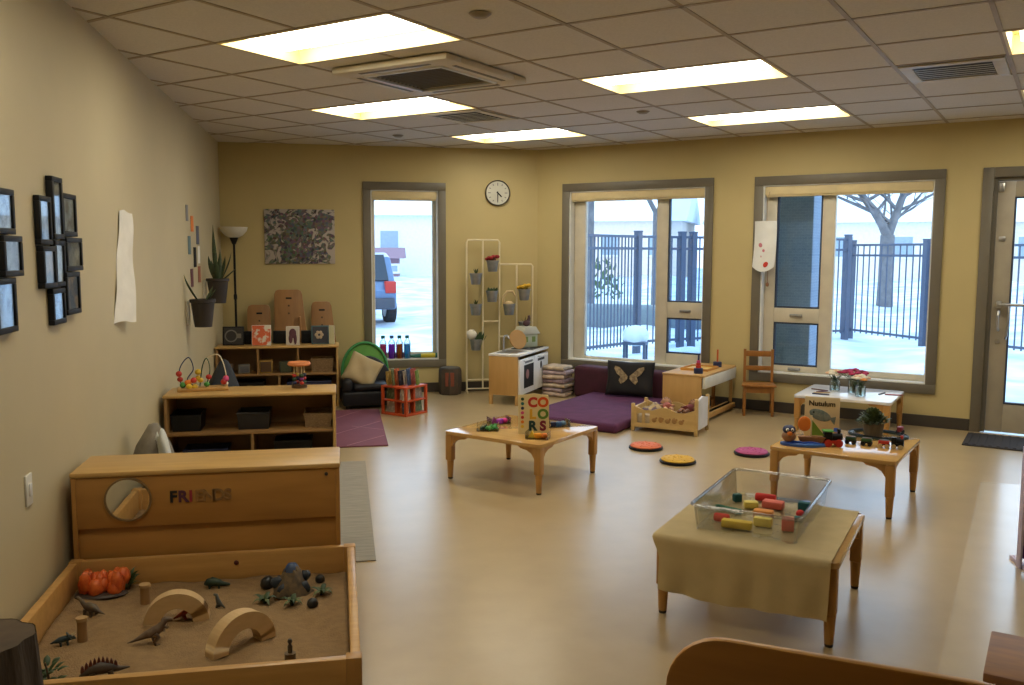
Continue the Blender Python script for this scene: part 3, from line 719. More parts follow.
# ------------------------------------------------------------------ low cabinet with mirror and letters
CW = 1.158
t = thing('low_cabinet', 'low wooden cabinet with a round mirror and letters behind the sand table', 'cabinet', (-1.166, 4.115, 0))
H = .58; D = .345
mb = MB(); mb.box(-.004, CW + .004, -.006, D + .004, H - .024, H, .008); mb.build('top_board', M['cab_top'], t, 30)
for x in (0, CW - .02): mb = MB(); mb.box(x, x + .02, 0, D, 0, H - .024, .002); mb.build('side_panel', M['cab'], t, 30)
mb = MB(); mb.box(.02, CW - .02, 0.003, .02, .325, H - .024, .002); mb.build('front_panel', M['cab'], t, 30)
mb = MB(); mb.box(.02, CW - .02, .0205, .034, 0, .335, .001); mb.build('kick_panel', M['cab'], t, 30)
mb = MB(); mb.box(.02, CW - .02, .045, D - .002, .29, .31); mb.build('shelf', M['cab'], t, 0)
mb = MB(); mb.cyl((CW - .06, .004, H - .05), (CW - .06, -.003, H - .05), .008); mb.build('screw_cap', M['terracotta'], t, 40)
mb = MB(); X = Matrix.Translation((.234, .003, .452)) @ Matrix.Rotation(R(90), 4, 'X'); mb.lathe([(0, 0), (.092, 0), (.092, .006), (0, .006)], seg=40, X=X); mb.build('mirror', M['mirror'], t, 40)
mb = MB(); mb.lathe([(.091, 0), (.099, 0), (.099, .010), (.091, .010), (.091, 0)], seg=40, X=X, cap=False); mb.build('mirror_rim', flat('mirror_rim', (.22, .14, .06)), t, 40)
LET = [('F', (.012, .01, .012)), ('R', (.10, .03, .06)), ('I', (.28, .02, .04)), ('E', (.30, .155, .05)), ('N', (.29, .16, .055)), ('D', (.28, .155, .055)), ('S', (.30, .16, .055))]
xs = [.425, .466, .500, .535, .577, .620, .660]
for (ch, c), x in zip(LET, xs):
    o = text(ch, .072, .003, flat('letter_' + ch, c, .6), 'letter', t, Matrix.Translation((x, .001, .452)) @ FACE)
    o['label'] = ('dark' if ch == 'F' else 'plum' if ch == 'R' else 'red' if ch == 'I' else 'faded wood coloured') + ' letter ' + ch

# ------------------------------------------------------------------ sand table
SX0, SX1, SY0, SY1, SZ = -1.172, .055, 2.905, 4.103, .195
t = thing('sand_table', 'low wooden sandbox table full of toys in the foreground', 'sand table', (SX0, SY0, 0))
W, D = SX1 - SX0, SY1 - SY0
for nme, b in (('rail', (0, W, 0, .035)), ('rail', (0, W, D - .035, D)), ('rail', (0, .035, .035, D - .035)), ('rail', (W - .035, W, .035, D - .035))):
    mb = MB(); mb.box(b[0], b[1], b[2], b[3], .02, SZ, .006); mb.build(nme, M['cab_top'] if 0 else M['maple'], t, 30)
mb = MB(); mb.box(.036, W - .036, .036, D - .036, .02, .04); mb.build('floor_board', M['maple'], t, 0)
for x in (-.004, W - .05):
    for y in (-.004, D - .05): mb = MB(); mb.box(x, x + .054, y, y + .054, 0, SZ + .003, .006); mb.build('corner_post', M['leg'], t, 30)
mb = MB(); mb.ell((.70, D - .036, .15), (.011, .006, .011)); mb.build('knob', flat('dark_red_knob', (.08, .01, .01)), t, 60)
mb = MB()
def sf(u, v):
    x = SX0 + .038 + u * (W - .076); y = SY0 + .038 + v * (D - .076)
    return (x, y, .078 + .006 * math.sin(x * 13) * math.cos(y * 9) + .004 * math.sin(x * 31 + y * 17))
mb.sheet(sf, 60, 60, .03); tag(mb.build('sand', M['sand'], None, 180), 'brown play sand filling the low sand table', 'sand', kind='stuff')
def sandz(x, y): return .078 + .006 * math.sin(x * 13) * math.cos(y * 9) + .004 * math.sin(x * 31 + y * 17) - .003
def on_sand(name, label, cat, x, y, rz=0, group=None): return thing(name, label, cat, (x, y, sandz(x, y)), rz, group)
ARW = mat('pale_arch_wood', (.62, .44, .23), (.56, .39, .20), rough=.5, scale=5, stretch=(3, 1, 8))
def arch(x, y, rz, ro, ri, label):
    mb = MB()
    poly = [(ro * math.cos(PI * k / 24), ro * math.sin(PI * k / 24)) for k in range(25)] + [(ri * math.cos(PI * k / 24), ri * math.sin(PI * k / 24)) for k in range(24, -1, -1)]
    b = mb; n = 25
    for k in range(24):
        a0, a1 = PI * k / 24, PI * (k + 1) / 24
        q = [(ro * math.cos(a0), ro * math.sin(a0)), (ro * math.cos(a1), ro * math.sin(a1)), (ri * math.cos(a1), ri * math.sin(a1)), (ri * math.cos(a0), ri * math.sin(a0))]
        mb.prism(q, -.028, .028)
    bmesh.ops.remove_doubles(mb.bm, verts=mb.bm.verts[:], dist=1e-5)
    o = mb.build('wooden_arch', ARW, None, 30, (x, y, sandz(x, y)), rz); tag(o, label, 'arch block', 'wooden arches in the sand')
arch(-.655, 3.63, R(4), .125, .063, 'pale wooden arch block standing in the sand, farther one behind the dinosaur')
arch(-.378, 3.335, R(40), .135, .072, 'pale wooden arch block standing in the sand, nearer one in the middle')

def dino(name, label, x, y, rz, body, legs, m, extra=None, s=1, m2=None):
    t = on_sand(name, label, 'toy dinosaur', x, y, rz, 'toy dinosaurs in the sand'); t.scale = (s, s, s)
    mb = MB()
    mb.tube([p for p, r in body], [r for p, r in body], 12)
    for l in legs: mb.tube([p for p, r in l], [r for p, r in l], 8)
    mb.build('body', m, t, 80)
    if extra: extra(t)
    return t
rexm = mat('rex_skin', (.085, .045, .025), (.16, .11, .07), rough=.5, scale=30)
def rexx(t):
    mb = MB(); mb.tube([(.044, 0, .062), (.052, 0, .09), (.062, 0, .112)], [.012, .013, .008], 8); mb.build('belly', flat('rex_belly', (.50, .42, .32)), t, 80)
    mb = MB(); mb.tube([(.060, .0, .113), (.088, 0, .108)], [.007, .005], 8); mb.build('jaw', flat('rex_belly', (.50, .42, .32)), t, 80)
    for sy in (-1, 1): mb = MB(); mb.tube([(.048, sy * .014, .092), (.066, sy * .018, .082), (.072, sy * .016, .088)], [.006, .004, .003], 6); mb.build('arm', rexm, t, 80)
    for sy in (-1, 1): mb = MB(); mb.ell((.062, sy * .013, .130), (.003, .002, .003)); mb.build('eye', M['black'], t, 80)
dino('toy_tyrannosaurus', 'brown tyrannosaurus toy standing left of the wooden arches', -.705, 3.43, R(20),
     [((-.13, 0, .036), .002), ((-.09, 0, .044), .008), ((-.045, 0, .058), .018), ((0, 0, .068), .028), ((.032, 0, .085), .024), ((.05, 0, .108), .016), ((.062, 0, .124), .017), ((.08, 0, .122), .013), ((.096, 0, .117), .008)],
     [[((.0, sy * .02, .062), .018), ((.018, sy * .026, .042), .013), ((-.002, sy * .026, .022), .008), ((.006, sy * .026, .004), .008), ((.024, sy * .027, .003), .006)] for sy in (-1, 1)], rexm, rexx, .72)
stegm = mat('steg_skin', (.07, .05, .035), (.04, .03, .025), rough=.55, scale=30)
def stegx(t):
    for k in range(9):
        x = -.075 + k * .0175; h = .016 + .016 * math.sin(PI * (k + .6) / 9.5); z = .058 + .022 * math.sin(PI * (k + .5) / 9)
        for sy in (-1, 1):
            mb = MB(); mb.prism([(x - .009, z - .012), (x + .009, z - .012), (x + .006, z + h * .5), (x, z + h), (x - .006, z + h * .5)], sy * .006 - .002, sy * .006 + .002); mb.build('back_plate', flat('plate_red', (.13, .035, .025)), t, 30)
dino('toy_stegosaurus', 'dark stegosaurus toy with reddish back plates by the front rail', -.83, 3.17, R(14),
     [((-.085, 0, .028), .010), ((-.07, 0, .038), .015), ((-.04, 0, .052), .024), ((0, 0, .06), .031), ((.04, 0, .052), .025), ((.08, 0, .04), .012), ((.125, 0, .038), .003)],
     [[((x, sy * .02, .045), .014), ((x + .004, sy * .023, .02), .010), ((x + .006, sy * .023, .003), .010)] for sy in (-1, 1) for x in (-.035, .04)], stegm, stegx, .75)
trim_ = mat('triceratops_skin', (.022, .045, .055), (.015, .03, .04), rough=.5, scale=30)
def trix(t):
    mb = MB(); mb.lathe([(0, 0), (.03, .004), (.034, .0), (.03, -.004), (0, -.003)], seg=16, X=Matrix.Translation((.036, 0, .058)) @ Matrix.Rotation(R(60), 4, 'Y')); mb.build('frill', trim_, t, 60)
    for y in (-.012, .012): mb = MB(); mb.tube([(.052, y, .06), (.074, y, .074)], [.004, .001], 6); mb.build('horn', CREAM, t, 60)
quad = lambda xs, w, h, r: [[((x, sy * w, h), r), ((x + .003, sy * (w + .003), h * .5), r * .75), ((x + .005, sy * (w + .003), .003), r * .8)] for sy in (-1, 1) for x in xs]
dino('toy_triceratops', 'small dark blue horned dinosaur toy near the left rail', -1.035, 3.47, R(20),
     [((-.075, 0, .03), .002), ((-.05, 0, .036), .009), ((-.02, 0, .042), .02), ((.015, 0, .045), .021), ((.04, 0, .048), .017), ((.06, 0, .044), .013), ((.074, 0, .036), .006)], quad((-.018, .022), .014, .034, .009), trim_, trix, .58)
gd = mat('green_dino_skin', (.018, .045, .03), (.012, .03, .022), rough=.5, scale=30)
dino('toy_crocodile', 'dark green crocodile like toy at the back of the sand', -.545, 3.96, R(-8),
     [((-.07, 0, .022), .008), ((-.05, 0, .034), .022), ((-.025, 0, .04), .026), ((.01, 0, .034), .02), ((.04, 0, .025), .012), ((.07, 0, .022), .008), ((.078, 0, .02), .004)], quad((-.04, .015), .016, .024, .008), gd, None, .75)
dino('toy_dinosaur', 'small grey upright dinosaur toy behind the gap between the arches', -.508, 3.735, R(150),
     [((-.03, 0, .006), .002), ((-.015, 0, .014), .006), ((0, 0, .024), .011), ((.008, 0, .042), .008), ((.010, 0, .055), .007), ((.022, 0, .056), .005)], [[((0, sy * .007, .02), .006), ((.006, sy * .009, .002), .005)] for sy in (-1, 1)], flat('grey_dino', (.06, .065, .06)), None, 1.0)
bd = mat('brown_dino_skin', (.07, .05, .035), (.11, .08, .05), rough=.55, scale=30)
dino('toy_sauropod', 'brown long necked dinosaur toy below the orange coral', -1.005, 3.735, R(150),
     [((-.10, 0, .022), .002), ((-.06, 0, .032), .010), ((-.025, 0, .046), .024), ((.015, 0, .05), .026), ((.045, 0, .06), .014), ((.07, 0, .085), .009), ((.088, 0, .092), .010), ((.105, 0, .088), .006)], quad((-.025, .02), .018, .04, .011), bd, None, .72)
small = dino('toy_raptor', 'tiny red brown dinosaur toy under the farther arch', -.635, 3.65, R(30),
     [((-.04, 0, .014), .002), ((-.015, 0, .022), .008), ((.01, 0, .03), .011), ((.022, 0, .044), .007), ((.036, 0, .046), .005)], [[((0, sy * .008, .022), .007), ((.006, sy * .01, .002), .005)] for sy in (-1, 1)], flat('red_dino', (.35, .06, .02)), None, 1.0)

def post(x, y, h, r, label, top):
    t = on_sand('wooden_post', label, 'wooden post', x, y, 0, 'small wooden posts in the sand')
    mb = MB(); mb.lathe([(0, 0), (r, 0), (r * .95, h), (0, h)], seg=18); mb.build('shaft', flat('post_wood', (.30, .17, .07)), t, 40)
    mb = MB(); mb.lathe([(0, h), (r * 1.15, h), (r * 1.15, h + top), (0, h + top)], seg=18); mb.build('cap', flat('post_cap', (.45, .29, .13)), t, 40)
post(-.818, 3.84, .075, .02, 'small wooden post with a pale cap left of the farther arch', .012)
post(-.975, 3.50, .085, .018, 'small wooden post with a pale cap beside the blue dinosaur', .012)
t = on_sand('wooden_figure', 'tiny dark wooden peg figure near the front right of the sand', 'figure', -.19, 3.15)
mb = MB(); mb.lathe([(0, 0), (.02, 0), (.02, .045), (0, .045)], seg=16); mb.build('block', flat('peg_wood', (.12, .075, .03)), t, 40)
mb = MB(); mb.lathe([(0, .045), (.008, .046), (.009, .07), (.004, .078), (.009, .087), (.006, .096), (0, .098)], seg=14); mb.build('peg', flat('peg_dark', (.05, .035, .02)), t, 40)

# orange coral and rocks
random.seed(4)
t = on_sand('toy_coral', 'bright orange ruffled coral ornament at the back left of the sand', 'ornament', -1.02, 3.985)
mb = MB()
for k in range(26):
    a = rnd(0, 2 * PI); q = Vector((rnd(-.085, .085), rnd(-.05, .05), rnd(.0, .02)))
    mb.ell(q + Vector((0, 0, .03 + .03 * rnd(0, 1))), (rnd(.02, .034), rnd(.02, .034), rnd(.03, .055)), seg=10, jit=.12)
mb.build('lobes', mat('coral_orange', (.75, .17, .03), (.55, .08, .015), rough=.5, scale=40), t, 60)
mb = MB(); mb.ell((.0, -.02, .012), (.11, .07, .018), jit=.05); mb.build('base', flat('coral_base', (.06, .04, .03)), t, 60)
mb = MB(); mb.ell((.05, -.045, .045), (.018, .012, .015)); mb.build('hole', M['black'], t, 60)
t = on_sand('toy_fern', 'dark green leafy toy plant right of the orange coral', 'toy plant', -.925, 4.005)
for k in range(12):
    a = k * .53; mb = MB(); mb.blade((0, 0, .0), (.06 * math.cos(a), .045 * math.sin(a), .03 + .03 * (k % 3)), .009, (0, 0, .02), 5); mb.build('frond', M['leaf'], t, 60)
mb = MB(); mb.ell((0, 0, .0), (.012, .012, .008)); mb.build('stub', BROWN, t, 60)

# mountain cave toy with leaves
t = on_sand('toy_volcano', 'dark rocky toy mountain with a blue peak at the back right of the sand', 'toy', -.215, 3.84)
mb = MB(); mb.lathe([(.085, 0), (.075, .03), (.055, .065), (.035, .10), (.022, .118), (0, .12)], seg=18)
for v in mb.bm.verts: v.co += Vector((rnd(-.009, .009), rnd(-.009, .009), rnd(-.004, .004)))
mb.build('rock', mat('volcano_rock', (.06, .045, .03), (.17, .11, .05), rough=.7, scale=30), t, 50)
mb = MB(); mb.lathe([(.034, .098), (.026, .118), (.018, .128), (0, .13)], seg=16); mb.build('peak', flat('peak_blue', (.03, .06, .14)), t, 50)
for x, y, z, r in ((-.06, -.01, .05, .03), (.055, .01, .07, .022), (.05, -.03, .03, .026), (-.035, -.045, .03, .028), (0, -.06, .012, .022)):
    mb = MB(); mb.ell((x, y, z), (r, r * .8, r), seg=10, jit=.2); mb.build('boulder', flat('boulder_blue', (.018, .028, .045)), t, 60)
def clump(x, y, label, n, L):
    t = on_sand('toy_leaf_clump', label, 'toy plant', x, y, 0, 'toy leaf clumps round the mountain')
    for k in range(n):
        a = k * 2 * PI / n + .4; mb = MB(); mb.blade((0, 0, .004), (L * math.cos(a), L * math.sin(a), .012 + .018 * (k % 2)), .012, (0, 0, .02), 5); mb.build('leaf', M['leaf'] if k % 2 else M['leaf2'], t, 60)
clump(-.325, 3.755, 'green toy leaf clump left in front of the toy mountain', 8, .055)
clump(-.21, 3.70, 'green toy leaf clump directly before the toy mountain', 7, .05)
clump(-.09, 3.79, 'green toy leaf clump right of the toy mountain', 7, .055)
for x, y, r, lab in ((-.325, 3.93, .032, 'round black stone left of the toy mountain'), (-.125, 3.66, .024, 'dark stone in the sand right in front of the toy mountain'), (-.10, 3.93, .022, 'dark stone in the sand behind right of the toy mountain')):
    mb = MB(); mb.ell((0, 0, r * .75), (r, r * .9, r * .95), seg=14, jit=.06); tag(mb.build('stone', flat('black_stone', (.014, .016, .018), .35), None, 60, (x, y, sandz(x, y))), lab, 'stone', 'stones in the sand')

# stump in the corner, leafy plant
t = thing('tree_stump', 'dark tree stump with cut top at the bottom left corner', 'tree stump', (-.97, 2.56, 0))
mb = MB()
def stf(u, v):
    a = u * 2 * PI; r = (.165 - .035 * v) * (1 + .04 * math.sin(5 * a) + .03 * math.sin(11 * a + 1)); return (r * math.cos(a), r * math.sin(a), v * .50)
mb.sheet(stf, 48, 8); mb.build('bark', M['bark'], t, 80)
mb = MB(); mb.slab([((.128) * (1 + .04 * math.sin(5 * a) + .03 * math.sin(11 * a + 1)) * math.cos(a), (.128) * (1 + .04 * math.sin(5 * a) + .03 * math.sin(11 * a + 1)) * math.sin(a)) for a in [2 * PI * k / 48 for k in range(48)]], .46, .499); mb.build('cut_top', M['stumptop'], t, 0)
t = on_sand('leafy_plant', 'small dark green leafy plant between the stump and the stegosaurus', 'plant', -.985, 3.10)
for k in range(34):
    a = rnd(0, 2 * PI); r0 = rnd(0, .05); q = Vector((r0 * math.cos(a), r0 * math.sin(a), rnd(.0, .085))); mb = MB()
    mb.blade(q, q + Vector((.035 * math.cos(a), .035 * math.sin(a), rnd(.0, .03))), .012, (0, 0, .006), 5); mb.build('leaf', M['leaf'], t, 60)
mb = MB(); mb.tube([(0, 0, 0), (.01, 0, .05), (0, .005, .10)], [.005, .004, .003], 6); mb.build('stem', BROWN, t, 60)

# ------------------------------------------------------------------ shelf units
def shelf_unit(name, label, loc, W, D, H, mids, mat_in, divs):
    t = thing(name, label, 'shelf', loc, 0, 'low wooden shelf units along the left wall')
    mb = MB(); mb.box(-.006, W + .006, -.006, D, H - .022, H, .008); mb.build('top_board', M['cab_top'], t, 30)
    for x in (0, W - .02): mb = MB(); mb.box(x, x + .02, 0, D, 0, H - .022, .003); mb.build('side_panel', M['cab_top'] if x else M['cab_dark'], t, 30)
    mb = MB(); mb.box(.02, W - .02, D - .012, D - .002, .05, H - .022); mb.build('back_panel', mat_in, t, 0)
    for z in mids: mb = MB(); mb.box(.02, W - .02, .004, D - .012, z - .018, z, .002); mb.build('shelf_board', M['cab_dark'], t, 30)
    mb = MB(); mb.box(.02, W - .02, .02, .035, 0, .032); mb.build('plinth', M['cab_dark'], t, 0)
    for x, z0, z1 in divs: mb = MB(); mb.box(x - .009, x + .009, .006, D - .012, z0, z1); mb.build('divider', M['cab_dark'], t, 0)
    return t
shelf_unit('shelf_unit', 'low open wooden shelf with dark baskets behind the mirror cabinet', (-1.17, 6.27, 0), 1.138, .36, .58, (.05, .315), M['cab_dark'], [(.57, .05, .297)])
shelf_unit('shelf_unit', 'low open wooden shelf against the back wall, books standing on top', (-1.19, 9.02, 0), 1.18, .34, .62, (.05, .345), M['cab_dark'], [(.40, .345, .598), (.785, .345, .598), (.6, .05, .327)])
def bin_(x, y, z, w, d, h, m, label, group='baskets on the low shelf', name='storage_basket', lipm=None):
    t = thing(name, label, 'basket', (x, y, z), 0, group)
    mb = MB()
    k = .92
    mb.sheet(lambda u, v: (0, 0, 0), 1, 1) if 0 else None
    P = lambda s, zz: [(-w / 2 * s, -d / 2 * s, zz), (w / 2 * s, -d / 2 * s, zz), (w / 2 * s, d / 2 * s, zz), (-w / 2 * s, d / 2 * s, zz)]
    A, B, Cc, Dd = P(k, 0), P(1, h), P(.93, h), P(.86, .012)
    vs = [[mb.bm.verts.new(p) for p in q] for q in (A, B, Cc, Dd)]
    mb.bm.faces.new(vs[0][::-1]); mb.bm.faces.new(vs[3])
    for a, b in ((0, 1), (1, 2), (2, 3)):
        for i in range(4): mb.bm.faces.new((vs[a][i], vs[a][(i + 1) % 4], vs[b][(i + 1) % 4], vs[b][i]))
    mb.build('tub', m, t, 0)
    mb = MB(); ring_ = [(p[0], p[1], p[2]) for p in P(.985, h)]; mb.tube(ring_, .008, 8, closed=True); mb.build('rim', m, t, 60)
    return t
wick = mat('wicker', (.30, .20, .10), (.18, .11, .05), rough=.8, scale=60, stretch=(1, 1, 4), bump=.4)
bin_(-1.04, 6.45, .315, .20, .24, .115, M['black'], 'black basket at the left of the upper shelf')
bin_(-.595, 6.45, .315, .22, .22, .115, flat('black_bin', (.015, .015, .018), .35), 'black plastic bin in the middle of the upper shelf')
bin_(-.155, 6.45, .315, .19, .24, .10, wick, 'brown wicker basket at the right of the upper shelf')
bin_(-.92, 6.44, .05, .30, .2, .13, NAVY, 'dark blue bin low on the shelf at the left', 'bins low on the shelf')
bin_(-.33, 6.44, .05, .26, .2, .17, M['black'], 'black bin low on the shelf at the right', 'bins low on the shelf')
mb = MB(); mb.ell((0, 0, .03), (.05, .04, .03), jit=.05); tag(mb.build('toy_ball', flat('rust_ball', (.30, .06, .02)), None, 60, (-.69, 6.36, .05)), 'small rust coloured toy low on the dark shelf', 'toy')

# bead maze on the shelf
t = thing('bead_maze', 'wooden bead maze with wire loops and coloured beads on the low shelf top', 'toy', (-.945, 6.49, .58), R(8))
mb = MB(); mb.box(-.17, .17, -.07, .07, 0, .022, .006); mb.build('base', M['maple'], t, 30)
def wire(pts, n=24):
    out = []
    P = [Vector(p) for p in pts]
    for i in range(len(P) - 1):
        p0, p1, p2, p3 = P[max(i - 1, 0)], P[i], P[i + 1], P[min(i + 2, len(P) - 1)]
        for k in range(8):
            s = k / 8; out.append(.5 * ((2 * p1) + (p2 - p0) * s + (2 * p0 - 5 * p1 + 4 * p2 - p3) * s * s + (3 * p1 - p0 - 3 * p2 + p3) * s ** 3))
    return out + [P[-1]]
ws = [[(-.14, 0, .02), (-.15, .02, .15), (-.09, .03, .23), (-.06, 0, .15), (-.10, -.03, .08), (-.04, -.02, .02)],
      [(-.02, .03, .02), (0, .04, .16), (.03, .02, .22), (.05, 0, .14), (.02, -.02, .02)],
      [(-.05, .05, .02), (.02, .05, .2), (.11, .04, .24), (.155, .03, .12), (.15, .02, .02)]]
bc = [[RED, ORANGE, YELLOW], [YELLOW, RED, GREEN], [YELLOW, RED, PAPER]]
for wq, cols, wm in zip(ws, bc, (NAVY, DKGREEN, M['cream'])):
    q = wire(wq); mb = MB(); mb.tube(q, .004, 6); mb.build('wire', wm, t, 60)
    for f, c in zip((.10, .86, .95), cols):
        p = q[int(f * (len(q) - 1))]; mb = MB(); mb.ell(p, (.02, .02, .018)); mb.build('bead', c, t, 60)
for x, y, z, c in ((-.13, -.03, .045, GREEN), (-.10, -.03, .06, ORANGE), (-.155, .0, .12, RED), (-.03, .03, .125, YELLOW), (.14, -.02, .055, RED), (.155, -.02, .075, PINK), (-.09, -.05, .035, YELLOW), (-.06, -.03, .075, RED)):
    mb = MB(); mb.ell((x, y, z), (.021, .021, .021)); mb.build('bead', c, t, 60)
# spinning drum toy
t = thing('spinner_toy', 'wooden toy with orange disc on top of bead posts, right end of the shelf top', 'toy', (-.285, 6.50, .58))
mb = MB(); mb.lathe([(0, 0), (.055, 0), (.055, .02), (0, .02)], seg=24); mb.build('base', BROWN, t, 40)
mb = MB(); mb.lathe([(0, .16), (.075, .16), (.082, .17), (.075, .185), (0, .185)], seg=28); mb.build('disc', flat('orange_disc', (.65, .22, .07)), t, 40)
for k in range(4):
    a = k * PI / 2 + .5; mb = MB(); mb.cyl((.038 * math.cos(a), .038 * math.sin(a), .02), (.038 * math.cos(a), .038 * math.sin(a), .16), .004); mb.build('post', CREAM, t, 40)
    for z, c in ((.036, (DKGREEN, RED, NAVY, RED)[k]), (.064, (RED, NAVY, DKGREEN, PURPLE)[k]), (.09, (NAVY, YELLOW, RED, DKGREEN)[k])): mb = MB(); mb.ell((.038 * math.cos(a), .038 * math.sin(a), z), (.016, .016, .014), seg=12); mb.build('bead', c, t, 60)

# bundled bag between wall and shelf
t = thing('fabric_bag', 'crumpled grey and white cloth bag between the left wall and the shelf', 'bag', (-1.055, 5.34, 0)); t.scale = (1.2, 1.5, 1.06)
mb = MB()
mb.lathe([(0, 0), (.10, .005), (.12, .12), (.11, .3), (.075, .42), (.035, .50), (.02, .53), (0, .53)], seg=28)
for v in mb.bm.verts:
    a = math.atan2(v.co.y, v.co.x); v.co.x *= 1 + .07 * math.sin(5 * a + v.co.z * 9); v.co.y *= 1 + .09 * math.sin(4 * a - v.co.z * 12)
mb.build('sack', mat('grey_sack', (.16, .14, .11), (.26, .23, .19), rough=.9, scale=10), t, 80)
mb = MB(); mb.sheet(lambda u, v: (.045 + .17 * (u - .45) * (1.25 - v), -.118 - .02 * math.sin(u * 6 + v * 5) + .05 * v, .16 + .34 * v - .025 * math.sin(u * 7)), 10, 10, .004); mb.build('white_liner', flat('white_cloth', (.62, .64, .62), .9), t, 80)

# ------------------------------------------------------------------ on and in the back shelf
pnl = mat('display_wood', (.34, .175, .06), (.28, .14, .05), rough=.5, scale=3, stretch=(8, 8, 1))
def board(x0, x1, h, label):
    t = thing('wooden_board', label, 'wooden board', ((x0 + x1) / 2, 9.57 - (.06 if h > 1.1 else 0), 0), 0, 'tall round topped boards behind the shelf')
    w = (x1 - x0); mb = MB()
    ex = .10 if x1 > -.5 else 0; poly = [(w / 2 + ex, 0), (w / 2 - .015, h - .05), (w / 2 - .03, h - .012), (w / 2 - .06, h), (-w / 2 + .05, h), (-w / 2 + .02, h - .012), (-w / 2 + .005, h - .05), (-w / 2, 0)]
    Xl = Matrix.Rotation(R(-5), 4, 'X')
    mb.prism(poly, 0, .022, None, Xl, .004); mb.build('panel', pnl, t, 30)
    mb = MB(); mb.box(-.03, .03, -.003, .003, h - .10, h - .082, .002, None, Xl); mb.build('hand_slot', M['black'], t, 30)
    for z in (h - .17, h - .25): mb = MB(); mb.cyl(Xl @ Vector((0, .004, z)), Xl @ Vector((0, -.004, z)), .010); mb.build('peg', BROWN, t, 40)
    mb = MB(); mb.box(w / 2 - .02, w / 2 - .002, .03, .16, 0, h * .75, .003, None, Matrix.Rotation(R(-2), 4, 'Y')); mb.build('brace', pnl, t, 30)
board(-.945, -.69, 1.0, 'round topped wooden board behind the shelf, left of three and partly covered')
board(-.665, -.36, 1.16, 'tallest round topped wooden board behind the shelf, in the middle')
board(-.29, -.06, 1.03, 'round topped wooden board behind the shelf, right of three')
def card(x0, x1, h, y, m, label, edge=None, name='display_card', cat='picture card', inset=None, pic=None):
    t = thing(name, label, cat, ((x0 + x1) / 2, y, .62), 0, 'pictures propped on the back shelf'); w = x1 - x0
    Xl = Matrix.Rotation(R(-10), 4, 'X')
    mb = MB(); mb.box(-w / 2, w / 2, 0, .012, .002, h, .002, None, Xl); mb.build('board', edge or m, t, 30)
    mb = MB(); i = .012 if inset is None else inset; mb.box(-w / 2 + i, w / 2 - i, -.002, .0, i, h - i, 0, None, Xl); p = mb.build('picture', m, t, 0)
    mb = MB(); mb.box(-.02, .02, .012, .07, .0, .004); mb.box(-.02, .02, .064, .07, .0, h * .45); mb.build('stand', M['black'], t, 0)
    if pic: pic(t, Xl, w, h)
ab1 = mat('orange_pattern', (.62, .12, .04), (.66, .62, .54), rough=.6, scale=14, lo=.47, hi=.53)
def oval(t, Xl, w, h):
    mb = MB(); mb.lathe([(.05, 0), (.062, 0), (.062, .004), (.05, .004), (.05, 0)], seg=24, X=Xl @ Matrix.Translation((-.02, -.003, h * .5)) @ Matrix.Rotation(R(90), 4, 'X'), cap=False); mb.build('ring_motif', flat('soft_grey', (.16, .15, .13)), t, 60)
    mb = MB(); mb.box(.03, .075, -.006, -.002, h * .38, h * .62, 0, None, Xl); mb.build('side_motif', flat('soft_grey', (.16, .15, .13)), t, 0)
def fig(t, Xl, w, h):
    mb = MB(); mb.ell((0, -.003, h * .62), (.035, .004, .05), X=Xl); mb.ell((-.02, -.003, h * .35), (.02, .004, .05), X=Xl); mb.ell((.025, -.003, h * .33), (.016, .004, .055), X=Xl); mb.build('animal_motif', flat('wine_ink', (.09, .02, .035)), t, 60)
def flower(t, Xl, w, h):
    mb = MB()
    for k in range(6):
        a = k * PI / 3; mb.ell((.028 * math.cos(a) - .01, -.004, h * .5 + .028 * math.sin(a)), (.018, .003, .018), X=Xl, seg=10)
    mb.build('flower_motif', flat('buff_ink', (.42, .32, .22)), t, 60)
card(-1.135, -.93, .19, 9.16, flat('near_black', (.02, .018, .018)), 'black picture with a pale ring on the back shelf, leftmost', M['black'], 'framed_picture', 'picture', pic=oval)
card(-.85, -.665, .205, 9.10, ab1, 'orange and white patterned card on the back shelf', PAPER, inset=.004)
card(-.52, -.39, .19, 9.10, flat('cream_card', (.55, .50, .42)), 'white card with a dark red animal figure on the back shelf', PAPER, inset=.004, pic=fig)
card(-.275, -.10, .19, 9.16, flat('night_card', (.02, .022, .035)), 'dark card with a pale flower on the back shelf', flat('teal_edge', (.05, .12, .15)), inset=.012, pic=flower)
card(-.10, -.045, .19, 9.13, flat('pale_yellow', (.45, .42, .25)), 'narrow pale yellow card at the right end of the back shelf', PAPER, inset=.002)
for x, w, lab in ((-.89, .10, 'left'), (-.59, .13, 'middle'), (-.33, .10, 'right')):
    mb = MB(); mb.box(-w / 2, w / 2, 0, .05, 0, .13, .006); mb.box(-w / 2 + .01, w / 2 - .01, -.002, 0, .02, .10)
    tag(mb.build('black_case', M['black'], None, 30, (x, 9.26, .62)), 'black case standing behind the cards on the back shelf, %s one' % lab, 'case', 'black cases behind the cards')
def smallbox(x, w, h, m, m2, label, z=.345, y=9.10, d=.10):
    t = thing('small_box', label, 'box', (x, y, z), R(rnd(-8, 8)), 'small boxes in the back shelf')
    mb = MB(); mb.box(-w / 2, w / 2, 0, d, 0, h, .004); mb.build('carton', m, t, 30)
    mb = MB(); mb.box(-w / 2 + .012, w / 2 - .012, -.003, -.0002, .012, h - .012); mb.build('front_label', m2, t, 0)
smallbox(-1.09, .075, .09, flat('kraft', (.20, .13, .08)), flat('dull_red', (.22, .08, .06)), 'small brown box with a dull red front, left in the back shelf')
